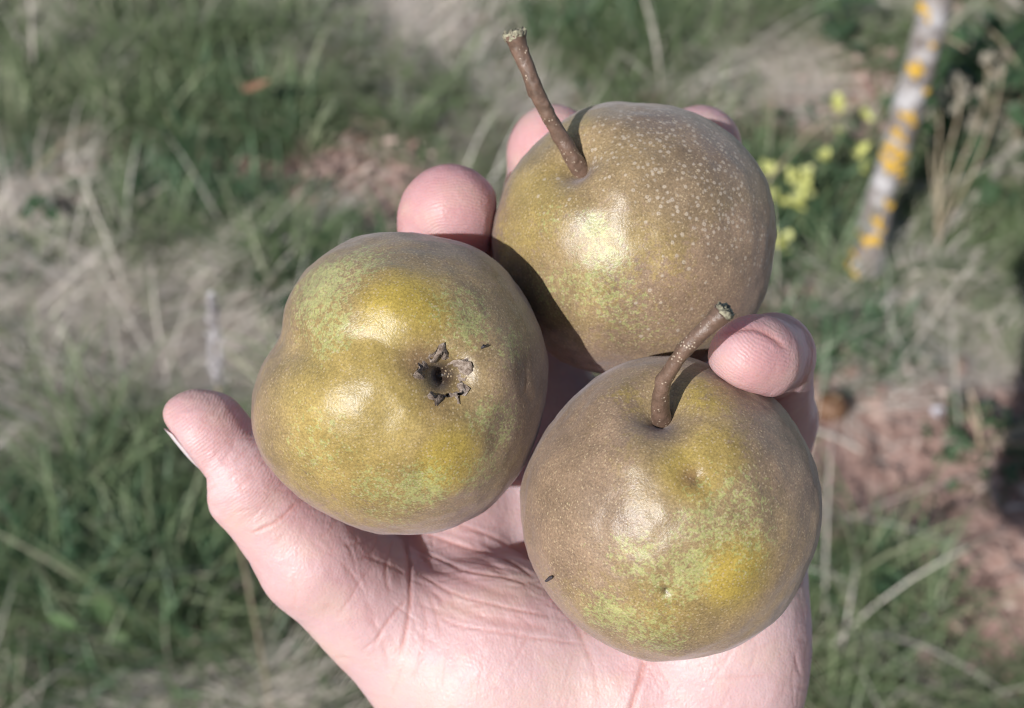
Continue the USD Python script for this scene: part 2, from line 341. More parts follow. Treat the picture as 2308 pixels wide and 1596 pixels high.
def pear_body(pe, root, spots):
    """spots: (channel, px, py, amount, width); channels are pigments of the skin"""
    u = np.array(SPHERE.vertices); r = pe.r(u)
    v = u * r[:, None]
    v += u * ((meshkit.fbm(u * 7 + pe.px[0], 2, 3) - .5) * .0005 + (meshkit.fbm(u * 3.1 + pe.px[1], 3, 8) - .5) * .0010)[:, None]
    ch = {'yellow': np.zeros(len(u)), 'green': np.zeros(len(u)), 'lent': np.zeros(len(u)), 'russ': np.zeros(len(u)), 'dirt': np.zeros(len(u)), 'dark': np.zeros(len(u)), 'red': np.zeros(len(u)), 'hole': np.zeros(len(u))}
    wob = 1 + .5 * (meshkit.fbm(u * 5 + 3.3, 3, 5) - .5)
    for c, x, y, a, w in spots:
        ang = np.arccos(np.clip(u @ pe.dirof(x, y), -1, 1)) * wob
        g = np.exp(-(ang / w) ** (2 if c in ('dark', 'red') else 3.5)) if c not in ('yellow', 'hole') else 1 - smoothstep(.45 * w, 1.45 * w, ang)
        ch[c] = np.maximum(ch[c], a * g) if a > 0 else ch[c] + a * g
    base = np.tile(np.array([.208, .148, .074]), (len(u), 1))
    def mix(col, f):
        nonlocal base
        base = base + (np.array(col) - base) * np.clip(f, 0, 1)[:, None]
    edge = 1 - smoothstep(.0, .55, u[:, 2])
    mix((.290, .212, .042), ch['yellow'])
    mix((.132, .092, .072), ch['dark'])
    mix((.17, .095, .05), ch['red'])
    mix((.030, .018, .011), ch['hole'])
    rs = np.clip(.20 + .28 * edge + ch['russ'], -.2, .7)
    obj('fruit', (v, np.array(SPHERE.faces)), M['pear_skin'], root, True,
        {'base': base, 'green': np.clip(ch['green'] * 1.0 + .12, 0, 1), 'lent': np.clip(ch['lent'] * 1.1, 0, 1.2), 'russ': rs, 'dirt': np.clip(ch['dirt'], 0, 1)})
def pear_stem(pe, root, pts, seed, flare, foot):
    s0 = pe.surf(*foot); q = np.array([CX - s0[0] / s0[2] * F, CY + s0[1] / s0[2] * F, -s0[2] / S]);
    pts = [(q[0], q[1], q[2] + .0025, pts[0][3]), (q[0] * .6 + pts[2][0] * .4, q[1] * .6 + pts[2][1] * .4, q[2] * .6 + pts[2][2] * .4, pts[1][3])] + pts[2:]
    c = np.array([P(x, y, d) for x, y, d, r in pts]) - pe.c; rr = np.array([r * .93 * d / F * S for x, y, d, r in pts])
    v, f = tube(c, rr, 20, 12)
    vn = trimesh.Trimesh(v, f, process=False).vertex_normals
    v = v + vn * ((meshkit.fbm(v * 300 + seed, 4, seed)[:, None] - .5) * .0007 + np.maximum(meshkit.noise(v * 520 + seed, seed + 1)[:, None] - .72, 0) * .0016)
    st = obj('stem', (v, f), M['stem'], root)
    d = c[-1] - c[-2]; d /= np.linalg.norm(d)
    rng = np.random.default_rng(seed)
    a = np.linspace(0, 2 * np.pi, 26, endpoint=False); e1 = np.cross(d, [0, 0, 1]); e1 /= np.linalg.norm(e1); e2 = np.cross(d, e1)
    R = rr[-1] * flare
    rows = []
    for k, (s_, h) in enumerate(((.96, -.0006), (1.06, .0003), (.92, .0009), (.6, .0005), (.25, .0008))):
        q = R * s_ * (1 + .10 * rng.normal(size=26) * (k > 0)); hh = h + rng.normal(size=26) * .00022
        rows.append(c[-1] + d * hh[:, None] + q[:, None] * (np.cos(a)[:, None] * e1 + np.sin(a)[:, None] * e2))
    v = np.concatenate(rows + [c[-1:] + d * .0006]); f = []
    for i in range(4):
        for j in range(26):
            k = (j + 1) % 26; f += [[i * 26 + j, i * 26 + k, i * 26 + 26 + k], [i * 26 + j, i * 26 + 26 + k, i * 26 + 26 + j]]
    f += [[4 * 26 + j, 4 * 26 + (j + 1) % 26, 130] for j in range(26)]
    obj('broken_end', (v, np.array(f)), M['stem_end'], st)

def pear_root(pe, label):
    return thing('pear', label, 'pear', to_world(pe.c), rotx=45.0, group=None)
ra = pear_root(PA, 'yellow green lumpy pear on the left with its dried calyx facing up')
pear_body(PA, ra, [('yellow', 905, 700, .95, .30), ('yellow', 800, 900, .55, .62), ('yellow', 760, 1080, .5, .45), ('yellow', 1010, 1030, .85, .24), ('yellow', 870, 800, .6, .3),
    ('green', 720, 640, .50, 0.351), ('green', 800, 600, .40, 0.270), ('green', 740, 740, .46, 0.230), ('green', 1060, 730, .46, 0.176), ('green', 1040, 700, .36, 0.270), ('green', 1150, 780, .35, 0.189), ('green', 1090, 940, .42, 0.149), ('green', 1130, 960, .36, 0.216),
    ('green', 950, 1090, .50, 0.216), ('green', 850, 1100, .40, 0.216), ('green', 1080, 1060, .34, 0.216), ('green', 880, 1150, .30, 0.270), ('green', 720, 1000, .28, 0.338),
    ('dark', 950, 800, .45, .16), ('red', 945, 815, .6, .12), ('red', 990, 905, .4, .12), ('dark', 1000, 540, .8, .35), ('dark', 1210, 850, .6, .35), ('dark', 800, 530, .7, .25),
    ('russ', 1010, 540, .35, .4), ('russ', 1190, 900, .30, .3), ('russ', 900, 690, -.40, .33), ('russ', 800, 930, -.34, .5), ('russ', 1010, 1030, -.34, .25),
    ('dirt', 780, 990, .35, .35), ('dirt', 860, 590, .5, .3), ('dirt', 830, 1070, .6, .2), ('dirt', 1100, 1120, .5, .2), ('hole', 1016, 843, 1.0, .105), ('russ', 1022, 843, -.9, .12), ('dirt', 1024, 843, 1.0, .10)])
# five dry sepals and the withered cup round the eye of the pear
def calyx(pe, root, x, y):
    n = pe.dirof(x, y); c0 = pe.surf(x, y) - pe.c
    e1 = np.cross(n, [0, 1, 0]); e1 /= np.linalg.norm(e1); e2 = np.cross(n, e1) * -1
    rng = np.random.default_rng(5)
    k = 1.2 * S * .245 / F                                              # one picture unit in metres
    a = np.linspace(0, 2 * np.pi, 40, endpoint=False)
    prof = [(19, -40), (23, -18), (27, -3), (30, 1), (34, -1), (38, -6)]
    rows = []
    for q, h in prof:
        w = q * (1 + .08 * np.sin(5 * a + .7) + .07 * np.sin(9 * a) + .09 * rng.normal(size=40)); hh = h + 3.5 * rng.normal(size=40) + 5 * np.sin(5 * a + 1.0)
        pt = c0 + k * (w[:, None] * (np.cos(a)[:, None] * e1 + np.sin(a)[:, None] * e2))
        u = pt / np.linalg.norm(pt, axis=1, keepdims=True)
        rows.append(u * (pe.r(u) + np.clip(hh, -30, 12) * k)[:, None] + n * (.0004 if q < 42 else 0))
    f = []
    for i in range(len(prof) - 1):
        for j in range(40):
            m = (j + 1) % 40; f += [[i * 40 + j, i * 40 + 40 + m, i * 40 + m], [i * 40 + j, i * 40 + 40 + j, i * 40 + 40 + m]]
    cal = obj('calyx', (np.concatenate(rows), np.array(f)), M['sepal'], root)
    for ang, L, W, lift, curl in ((100, 62, 20, 26, -.6), (68, 40, 24, 20, .8), (-8, 66, 17, 26, .4), (-72, 48, 26, 12, .9), (-140, 50, 24, 18, -.8), (165, 56, 16, 26, -.3), (215, 34, 18, 22, .6)):
        t0 = math.radians(ang); o = []
        for i, s in enumerate(np.linspace(0, 1, 8)):
            th = t0 + curl * s * s * .6
            rad = 24 + L * .80 * s - 18 * s ** 3; h = 4 + lift * math.sin(s * 2.4)
            mid = rad * (math.cos(th) * e1 + math.sin(th) * e2)
            side = -math.sin(th) * e1 + math.cos(th) * e2
            tw = curl * s * 1.5; side = side * math.cos(tw) + n * math.sin(tw)
            w = (W * (1 - s ** 1.7) * .34 + 1.8) * (1 + .25 * rng.normal())
            for m in (-1, -.4, .4, 1):
                o.append(c0 + k * (mid + side * w * m + n * (h + 6 * m * m + 3.0 * rng.normal() + 3)))
        f = [[i * 4 + j, i * 4 + j + 1, i * 4 + j + 5] for i in range(7) for j in range(3)] + [[i * 4 + j, i * 4 + j + 5, i * 4 + j + 4] for i in range(7) for j in range(3)]
        v = np.array(o); f = np.array(f); nv = len(v)
        vn = trimesh.Trimesh(v, f, process=False).vertex_normals
        obj('sepal', (np.vstack([v, v - vn * .00025]), np.vstack([f, f[:, ::-1] + nv])), M['sepal'], cal)
calyx(PA, ra, 1008, 846)
rb = pear_root(PB, 'brown pear behind the two others, its tall stem rising to the top of the picture')
pear_body(PB, rb, [('lent', 1580, 350, 1.0, .62), ('lent', 1480, 300, .85, .45), ('lent', 1650, 450, .8, .45), ('lent', 1700, 560, .55, .35), ('lent', 1400, 330, .6, .3), ('lent', 1560, 560, .28, .4), ('lent', 1240, 430, .25, .3), ('lent', 1480, 720, .18, .5),
    ('yellow', 1190, 470, .45, .35), ('yellow', 1130, 540, .5, .25), ('yellow', 1440, 600, .35, .35), ('yellow', 1290, 280, .4, .15),
    ('green', 1340, 510, .46, 0.135), ('green', 1360, 600, .40, 0.243), ('green', 1335, 640, .38, 0.270), ('green', 1390, 690, .34, 0.243), ('green', 1240, 490, .32, 0.135), ('green', 1240, 660, .3, 0.270), ('green', 1420, 740, .3, 0.270),
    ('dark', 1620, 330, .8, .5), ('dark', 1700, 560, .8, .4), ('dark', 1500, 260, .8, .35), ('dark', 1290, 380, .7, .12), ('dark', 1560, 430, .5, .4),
    ('russ', 1660, 600, .34, .4), ('russ', 1500, 700, .22, .4), ('russ', 1400, 820, .25, .4), ('russ', 1200, 400, -.15, .3), ('russ', 1550, 350, -.3, .4), ('dirt', 1350, 480, .25, .15)])
pear_stem(PB, rb, [(1296, 372, .2515, 25), (1283, 342, .2475, 21), (1247, 280, .243, 18.5), (1210, 208, .239, 18), (1178, 130, .2365, 20), (1165, 98, .2355, 24), (1160, 80, .235, 28)], 3, 1.0, (1288, 362))
rc = pear_root(PC, 'brown pear nearest the heel of the hand, its short curved stem touching the little finger')
pear_body(PC, rc, [('yellow', 1660, 1300, .9, .25), ('yellow', 1560, 1060, .75, .2), ('yellow', 1620, 1010, .6, .2), ('yellow', 1600, 890, .7, .16), ('yellow', 1390, 890, .5, .15), ('yellow', 1500, 1380, .3, .25), ('yellow', 1380, 940, .3, .2), ('yellow', 1500, 1370, .5, .1),
    ('green', 1560, 1290, .52, 0.189), ('green', 1600, 1180, .40, 0.297), ('green', 1670, 1130, .36, 0.270), ('green', 1430, 1260, .38, 0.216), ('green', 1380, 1390, .46, 0.243), ('green', 1470, 1430, .42, 0.270), ('green', 1700, 1220, .34, 0.270), ('green', 1520, 1300, .38, 0.270), ('green', 1500, 1370, .3, 0.081),
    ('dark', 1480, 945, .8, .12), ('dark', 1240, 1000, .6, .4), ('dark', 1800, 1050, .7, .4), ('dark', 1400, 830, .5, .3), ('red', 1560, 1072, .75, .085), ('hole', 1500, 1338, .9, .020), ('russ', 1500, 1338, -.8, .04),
    ('russ', 1260, 1150, .36, .5), ('russ', 1780, 1000, .3, .35), ('russ', 1330, 960, .25, .35), ('russ', 1660, 1300, -.35, .28), ('russ', 1560, 1060, -.3, .22), ('dirt', 1230, 1080, .7, .28), ('dirt', 1760, 1040, .65, .28), ('dirt', 1720, 1120, .4, .2)])
pear_stem(PC, rc, [(1476, 958, .2285, 27), (1481, 928, .2215, 23), (1490, 880, .2155, 20), (1520, 818, .2110, 19.5), (1560, 770, .2075, 20), (1605, 728, .2052, 23), (1630, 704, .204, 26)], 11, .9, (1482, 900))
CREASES = [
    ([(940, 1222), (1010, 1226), (1090, 1262), (1160, 1306)], .35, 1.6), ([(935, 1265), (1010, 1290), (1090, 1322), (1180, 1344)], .35, 1.6), ([(930, 1310), (990, 1345), (1060, 1380), (1160, 1404), (1260, 1424)], .3, 1.5),
    ([(1030, 1195), (1090, 1200), (1150, 1228)], .4, .6), ([(960, 1330), (985, 1390), (990, 1440)], .3, .6), ([(890, 1210), (870, 1280), (880, 1340)], .35, .7), ([(850, 1200), (838, 1240), (800, 1262)], .3, .6),
    ([(940, 1340), (960, 1400), (950, 1470), (925, 1540)], .3, .9), ([(820, 1380), (860, 1440), (870, 1520)], .25, .8), ([(1225, 1330), (1290, 1400), (1330, 1480), (1350, 1590)], .3, .9),  # polylines on the palm in picture units, depth (mm), width (mm)
    ([(672, 1126), (640, 1160), (600, 1186), (560, 1200)], .7, .55), ([(600, 1030), (560, 1050), (500, 1085)], .25, .5),
    ([(905, 1205), (921, 1272), (924, 1344), (913, 1427), (903, 1493)], .75, .8), ([(921, 1344), (872, 1401), (841, 1463)], .45, .7),
    ([(870, 1195), (800, 1225), (760, 1228)], .3, .5), ([(760, 1178), (720, 1215)], .3, .5),
    ([(930, 1200), (985, 1211), (1042, 1231), (1098, 1247), (1170, 1278), (1212, 1308)], .75, .7),
    ([(930, 1240), (980, 1257), (1042, 1283), (1119, 1298), (1201, 1324)], .65, .6),
    ([(925, 1290), (970, 1308), (1026, 1339), (1098, 1360), (1170, 1375), (1247, 1391)], .5, .55),
    ([(985, 1360), (1001, 1396), (1068, 1416), (1170, 1432), (1325, 1452)], .45, .5),
    ([(1000, 1178), (1060, 1190), (1119, 1216), (1190, 1252)], .6, .6), ([(1010, 1262), (1100, 1270), (1190, 1296)], .3, .5),
    ([(1021, 1427), (1001, 1494), (996, 1560)], .22, .45), ([(1100, 1422), (1085, 1500), (1080, 1596)], .22, .45), ([(1299, 1470), (1270, 1550), (1258, 1600)], .2, .45),
    ([(1448, 1470), (1446, 1510), (1436, 1550), (1418, 1610), (1400, 1680)], .9, 1.0), ([(1448, 1490), (1480, 1530), (1500, 1580)], .25, .6),
    ([(1560, 1490), (1620, 1530), (1660, 1600)], .2, .5), ([(1690, 1430), (1740, 1520)], .15, .5),
    ([(1612, 760), (1655, 745), (1700, 741), (1730, 753), (1752, 770), (1782, 792)], .75, .9), ([(1630, 752), (1700, 741), (1752, 770)], .4, 2.0), ([(1728, 902), (1765, 896), (1800, 872), (1818, 840)], .8, .7),
    ([(880, 1240), (800, 1330), (760, 1400)], .2, .6), ([(960, 1420), (900, 1520), (880, 1580)], .2, .5), ([(1150, 1440), (1160, 1596)], .16, .4), ([(1200, 1450), (1195, 1596)], .16, .4)]
def proj(c): return np.stack([CX - c[:, 0] / c[:, 2] * F, CY + c[:, 1] / c[:, 2] * F], 1)
def grad(f, p, e=.0002):
    g = np.stack([f(p + e * np.eye(3)[k]) - f(p - e * np.eye(3)[k]) for k in range(3)], 1) / (2 * e)
    return g
def onto(f, p, n=2):
    for _ in range(n):
        d = f(p); g = grad(f, p); p = p - np.clip(d, -.0008, .0008)[:, None] * g / np.maximum((g * g).sum(1), .3)[:, None]
    return p
def seg_dist(p, pts):
    best = np.full(len(p), 1e9)
    pts = np.array(pts, float)
    if len(pts) > 2:
        t = np.r_[0, np.cumsum(np.linalg.norm(np.diff(pts, axis=0), axis=1))]; pts = CubicSpline(t, pts)(np.linspace(0, t[-1], 4 * len(pts)))
    tot = 0; along = np.zeros(len(p)); L = np.linalg.norm(np.diff(pts, axis=0), axis=1)
    for a, b, l in zip(pts, pts[1:], L):
        ab = b - a; t = np.clip(((p - a) @ ab) / (ab @ ab), 0, 1); d = np.linalg.norm(p - a - t[:, None] * ab, axis=1)
        m = d < best; best[m] = d[m]; along[m] = (tot + t[m] * l); tot += l
    return best, along / tot
def hair_rng(): return np.random.default_rng(21)

hv, hf = surface_nets(hand_sdf, np.array([-.085, -.165, -.31]), np.array([.075, .065, -.175]), .00098)
hm = trimesh.Trimesh(*meshkit.arrays((hv, hf))[:2], process=False)
hv = onto(hand_sdf, np.array(hm.vertices), 2)
hm = trimesh.Trimesh(hv, hm.faces, process=False)
nv, nf = trimesh.remesh.subdivide(hm.vertices, hm.faces)
hm = trimesh.Trimesh(nv, nf, process=True)
hm = trimesh.smoothing.filter_taubin(hm, .5, .53, 6)
hv = np.array(hm.vertices); hn = np.array(hm.vertex_normals); px = proj(hv)
facing = np.clip((hn * (-hv / np.linalg.norm(hv, axis=1)[:, None])).sum(1) * 3, 0, 1)
mm = .001 * F / (-hv[:, 2])                                         # picture units in a millimetre
off = np.zeros(len(hv)); fold = np.zeros(len(hv))
rw = (meshkit.fbm(hv * 260, 3, 2) - .5)
for pts, dep, wid in CREASES:
    d, al = seg_dist(px + 6 * rw[:, None], pts)
    d = d / mm
    e = smoothstep(0, .15, al) * smoothstep(0, .15, 1 - al)
    g = np.exp(-(d / (wid * .55)) ** 2); r = np.exp(-(d / (wid * 2.2)) ** 2)
    off += facing * e * (-dep * g * .52 + dep * .2 * r)
    fold = np.maximum(fold, facing * e * g * min(1.0, dep * 1.1))
cr_ = np.random.default_rng(33)
fine = np.zeros(len(hv)); vis = facing > .05
for _ in range(150):
    x0, y0 = [(cr_.uniform(600, 1420), cr_.uniform(1180, 1620)), (cr_.uniform(1430, 1820), cr_.uniform(1380, 1620)), (cr_.uniform(430, 640), cr_.uniform(930, 1200)), (cr_.uniform(900, 1250), cr_.uniform(1180, 1400))][cr_.integers(0, 4)]
    a0 = (math.pi / 2 + cr_.normal(0, .35)) if (cr_.uniform() < .5 and y0 > 1380) else (cr_.normal(.35, .35) if x0 > 640 else cr_.normal(-.6, .3))
    L = cr_.uniform(40, 170); b0 = cr_.normal(0, .3)
    pl = [(x0 + L * t * math.cos(a0 + b0 * t), y0 + L * t * math.sin(a0 + b0 * t)) for t in (0, .33, .67, 1)]
    m = vis & (np.abs(px[:, 0] - x0) < 200) & (np.abs(px[:, 1] - y0) < 200)
    if not m.any(): continue
    d, al = seg_dist(px[m] + 4 * rw[m][:, None], pl); d = d / mm[m]
    fine[m] = np.maximum(fine[m], facing[m] * smoothstep(0, .3, al) * smoothstep(0, .3, 1 - al) * np.exp(-(d / .30) ** 2) * cr_.uniform(.05, .17))
off -= fine; fold = np.maximum(fold, np.minimum(fine * 1.6, .4))
off += (meshkit.fbm(hv * 130, 3, 6) - .5) * .55 + (meshkit.fbm(hv * 420, 3, 7) - .5) * .22      # soft unevenness of the flesh, mm
hv = hv + hn * (off * .001)[:, None]
def near(x, y, d, w): return np.exp(-((np.linalg.norm(hv - P(x, y, d), axis=1) / (w * S)) ** 2))
red = np.zeros(len(hv))
for x, y, d, a, w in ((1012, 470, .272, .95, .024), (1244, 335, .301, .8, .02), (1566, 335, .302, .7, .02), (1690, 815, .228, .85, .013), (420, 930, .262, .65, .014), (1750, 800, .25, .5, .016), (660, 1150, .255, .35, .016), (700, 1240, .255, .25, .02), (1448, 1520, .255, .3, .008), (1080, 1230, .275, .3, .02)):
    red = np.maximum(red, a * near(x, y, d, w))
red = np.clip(red + .5 * (meshkit.fbm(hv * 90, 4, 9) - .5), 0, 1)
ph = np.zeros(len(hv)); am = np.zeros(len(hv))
for x, y, d, w, cx_, cy_ in ((1012, 490, .262, .016, 1035, 690), (500, 1010, .255, .020, 250, 720), (1690, 815, .22, .011, 1880, 500), (1244, 300, .295, .012, 1240, 500), (1590, 300, .295, .012, 1560, 500)):
    g = near(x, y, d, w); m = g > am
    ph[m] = np.linalg.norm(px[m] - (cx_, cy_), axis=1) / mm[m] + (meshkit.fbm(hv[m] * 350, 3, 12) - .5) * 1.6; am[m] = g[m]
am = smoothstep(.25, .6, am)
M['skin'] = mat('skin', {
    'tc': ('texture_coordinate', {}), 'red': attr('red'), 'fold': attr('fold'), 'ph': attr('ridge'), 'am': attr('ridge_amount'),
    'n1': ('noise_texture', {'scale': 320.0, 'detail': 5.0, 'roughness': 0.65}), 'n2': ('noise_texture', {'scale': 110.0, 'detail': 5.0, 'roughness': 0.6}),
    'v': ('voronoi_texture', {'scale': 1300.0, 'feature': 'distance_to_edge'}), 'v2': ('voronoi_texture', {'scale': 420.0, 'feature': 'distance_to_edge', 'detail': 1.0}),
    'mp': ('mapping', {'rotation': (0.0, 0.0, 0.7), 'scale': (1.0, 0.45, 1.0)}),
    'c': ('mix_color', {'a': (0.47, 0.325, 0.325), 'b': (0.41, 0.20, 0.208)}),
    'q': ('math', {'math_type': 'multiply_add', 'value2': 0.9, 'value3': -0.32}), 'rq': ('math', {'math_type': 'add', 'use_clamp': True}),
    'n5': ('noise_texture', {'scale': 55.0, 'detail': 4.0, 'roughness': 0.6}), 'y1': ('map_range', {'range_type': 'smoothstep', 'from_min': 0.46, 'from_max': 0.64, 'to_max': 0.35}), 'cy': ('mix_color', {'b': (0.50, 0.395, 0.32)}), 'cf': ('mix_color', {'b': (0.40, 0.19, 0.165)}), 'ff': ('math', {'math_type': 'multiply', 'value2': 0.75}),
    've': ('map_range', {'from_max': 0.12}), 've2': ('map_range', {'from_max': 0.10}),
    'w0': ('math', {'math_type': 'multiply', 'value2': 9.5}), 'w1': ('math', {'math_type': 'sine'}), 'w2': ('math', {'math_type': 'multiply'}),
    'n1s': ('math', {'math_type': 'multiply', 'value2': 0.45}), 'h1': ('math', {'math_type': 'multiply_add', 'value2': 0.5}), 'h2': ('math', {'math_type': 'multiply_add', 'value2': 0.7}), 'h3': ('math', {'math_type': 'multiply_add', 'value2': 0.8}),
    'bm': ('bump', {'strength': 0.17, 'distance': 0.00022}),
    'rg': ('map_range', {'from_min': 0.3, 'from_max': 0.7, 'to_min': 0.42, 'to_max': 0.56}),
    'p': ('principled_bsdf', {'subsurface_weight': 0.35, 'subsurface_scale': 0.0022, 'subsurface_radius': (1.0, 0.35, 0.2), 'specular_ior_level': 0.36})},
    [('tc.object', 'n1.vector'), ('tc.object', 'n2.vector'), ('tc.object', 'mp.vector'), ('mp.vector', 'v.vector'), ('mp.vector', 'v2.vector'),
     ('n2.fac', 'q.value1'), ('q.value', 'rq.value1'), ('red.fac', 'rq.value2'), ('rq.value', 'c.fac'), ('tc.object', 'n5.vector'), ('n5.fac', 'y1.value'), ('y1.result', 'cy.fac'), ('c.result', 'cy.a'), ('cy.result', 'cf.a'), ('fold.fac', 'ff.value1'), ('ff.value', 'cf.fac'),
     ('cf.result', 'p.base_color'), ('v.distance', 've.value'), ('v2.distance', 've2.value'), ('ph.fac', 'w0.value1'), ('w0.value', 'w1.value1'), ('w1.value', 'w2.value1'), ('am.fac', 'w2.value2'),
     ('ve.result', 'h1.value1'), ('n1.fac', 'n1s.value1'), ('n1s.value', 'h1.value3'), ('ve2.result', 'h2.value1'), ('h1.value', 'h2.value3'), ('w2.value', 'h3.value1'), ('h2.value', 'h3.value3'),
     ('h3.value', 'bm.height'), ('bm.normal', 'p.normal'), ('n1.fac', 'rg.value'), ('rg.result', 'p.roughness')])
FEET = np.array([0.3, -0.30, 0.0])
person = thing('person', 'person seen by a bare open left hand that cradles three pears', 'person', FEET)
obj('hand', (to_world(hv) - FEET, np.array(hm.faces)), M['skin'], person, True, {'red': red, 'fold': fold, 'ridge': ph, 'ridge_amount': am})
M['nail'] = mat('fingernail', {'p': ('principled_bsdf', {'base_color': (0.70, 0.56, 0.57), 'roughness': 0.3, 'subsurface_weight': 0.2, 'subsurface_scale': 0.001})}, [])
def nail(a, b, n, ra_, L, over, half=62, rows=10, cols=13):
    """a: fingertip joint end, b: joint behind it, n: the side the nail is on (camera axes)"""
    a, b = P(*a), P(*b); ax = a - b; ax /= np.linalg.norm(ax); n = np.array(n, float); n -= ax * (n @ ax); n /= np.linalg.norm(n); s_ = np.cross(ax, n)
    vs = []
    for i in range(rows):
        t = i / (rows - 1)
        for j in range(cols):
            w = (j / (cols - 1) * 2 - 1); th = math.radians(half) * w * (1 - .16 * max(0, t - .8) * 5 * 0)
            rr = ra_ * (1.0 - .05 * t) + .0003
            vs.append(a + ax * (-L + (L + over - .0022 * w * w) * t) + rr * (math.cos(th) * n + math.sin(th) * s_) - n * .0012 * t * t)
    v = np.array(vs); f = []
    for i in range(rows - 1):
        for j in range(cols - 1):
            k = i * cols + j; f += [[k, k + 1, k + cols + 1], [k, k + cols + 1, k + cols]]
    f = np.array(f); m = trimesh.Trimesh(v, f, process=False); vn = m.vertex_normals
    sgn = np.sign((vn * n).sum(1).mean()); k = len(v)
    inner = v - vn * sgn * .0005
    obj('fingernail', (to_world(np.vstack([v, inner])) - FEET, np.vstack([f, f[:, ::-1] + k]) if sgn > 0 else np.vstack([f[:, ::-1], f + k])), M['nail'], person)
u_ = S / F
def plate(a, b, n, o, hw, L, over, sag, rows=12, cols=11):
    a, b = P(*a), P(*b); ax = a - b; ax = ax - n * (ax @ n); ax /= np.linalg.norm(ax); s_ = np.cross(ax, n); tip = (a - o) @ ax + over; vs = []
    mid = ((a + b) / 2 - o) @ s_
    for i in range(rows):
        t = i / (rows - 1)
        for j in range(cols):
            w = j / (cols - 1) * 2 - 1
            vs.append(o + ax * (tip - L * (1 - t) - .0022 * w * w * t) + n * (.0008 - sag * w * w - .0008 * (1 - t) ** 4) + s_ * (mid + hw * w * (1 - .12 * t)))
    v = np.array(vs); f = []
    for i in range(rows - 1):
        for j in range(cols - 1):
            k = i * cols + j; f += [[k, k + 1, k + cols + 1], [k, k + cols + 1, k + cols]]
    f = np.array(f); vn = trimesh.Trimesh(v, f, process=False).vertex_normals; sg = np.sign((vn @ n).mean()); k = len(v)
    obj('fingernail', (to_world(np.vstack([v, v - vn * sg * .0008])) - FEET, np.vstack([f, f[:, ::-1] + k]) if sg > 0 else np.vstack([f[:, ::-1], f + k])), M['nail'], person)
plate((434, 950, .260), (562, 1085, .262), NAIL_N, NAIL_P, 66 * .26 * u_, .0120, .0024, .0010)
nail((1016, 478, .272), (1012, 560, .280), (-.12, .2, -1), 106 * .272 * u_, .007, .0054)
nail((1244, 335, .301), (1228, 480, .318), (0, .3, -1), 93 * .301 * u_, .007, .0060)
nail((1566, 335, .302), (1572, 480, .318), (0, .3, -1), 86 * .302 * u_, .007, .0058)
# ------------------------------------------------------------------ ground
def terrain(x, y):
    p = np.stack([x, y, np.zeros_like(x)], -1)
    near_ = np.exp(-((x ** 2 + (y - 1.5) ** 2) / 60.0))
    return (meshkit.fbm(p * 1.7 + 5, 3, 1) - .5) * .10 * near_ + (meshkit.fbm(p * 7.0, 3, 2) - .5) * .035 * near_
def spaced(lo, hi, c0, c1, h):
    inner = np.arange(c0, c1 + h / 2, h)
    out = lambda a, b: a + np.sign(b - a) * np.cumsum(h * 1.25 ** np.arange(1, 60))
    l = out(c0, lo); r = out(c1, hi); return np.r_[l[l > lo][::-1], inner, r[r < hi]]
gx, gy = spaced(-90, 90, -2.6, 2.8, .035), spaced(-90, 90, -1.2, 4.4, .035)
X, Y = np.meshgrid(gx, gy, indexing='ij')
gv = np.stack([X, Y, terrain(X, Y)], -1).reshape(-1, 3)
ii = np.arange((len(gx) - 1) * len(gy)).reshape(len(gx) - 1, len(gy))[:, :-1].ravel()
gf = np.stack([ii, ii + len(gy), ii + len(gy) + 1, ii + 1], 1)
M['soil'] = mat('soil', {'tc': ('texture_coordinate', {}), 'n': ('noise_texture', {'scale': 9.0, 'detail': 8.0, 'roughness': 0.7}), 'm': ('noise_texture', {'scale': 60.0, 'detail': 6.0, 'roughness': 0.7}),
    'far': ('noise_texture', {'scale': 1.3, 'detail': 5.0}),
    'c': ('rgb_ramp', {'ramp': [(0.3, (0.15, 0.090, 0.072)), (0.5, (0.32, 0.205, 0.172)), (0.7, (0.45, 0.325, 0.28))]}),
    'g': ('rgb_ramp', {'ramp': [(0.35, (0.05, 0.075, 0.03)), (0.65, (0.16, 0.15, 0.085))]}),
    'gf': ('map_range', {'range_type': 'smoothstep', 'from_min': 3.2, 'from_max': 5.5}), 'len': ('vector_math', {'math_type': 'length'}),
    'x': ('mix_color', {}), 'bm': ('bump', {'strength': 0.7, 'distance': 0.01}), 'p': ('principled_bsdf', {'roughness': 0.95, 'specular_ior_level': 0.15})},
    [('tc.object', 'n.vector'), ('tc.object', 'm.vector'), ('tc.object', 'far.vector'), ('m.fac', 'c.fac'), ('far.fac', 'g.fac'), ('tc.object', 'len.vector1'), ('len.value', 'gf.value'), ('gf.result', 'x.fac'), ('c.color', 'x.a'), ('g.color', 'x.b'), ('x.result', 'p.base_color'), ('m.fac', 'bm.height'), ('bm.normal', 'p.normal')])
obj('ground', (gv, gf), M['soil'], None, True, kind='structure')
def on_ground(px, py, dz=0.0):
    w = G(px, py)
    for _ in range(4): w = G(px, py, float(terrain(np.array(w[0]), np.array(w[1]))) + dz)
    return w

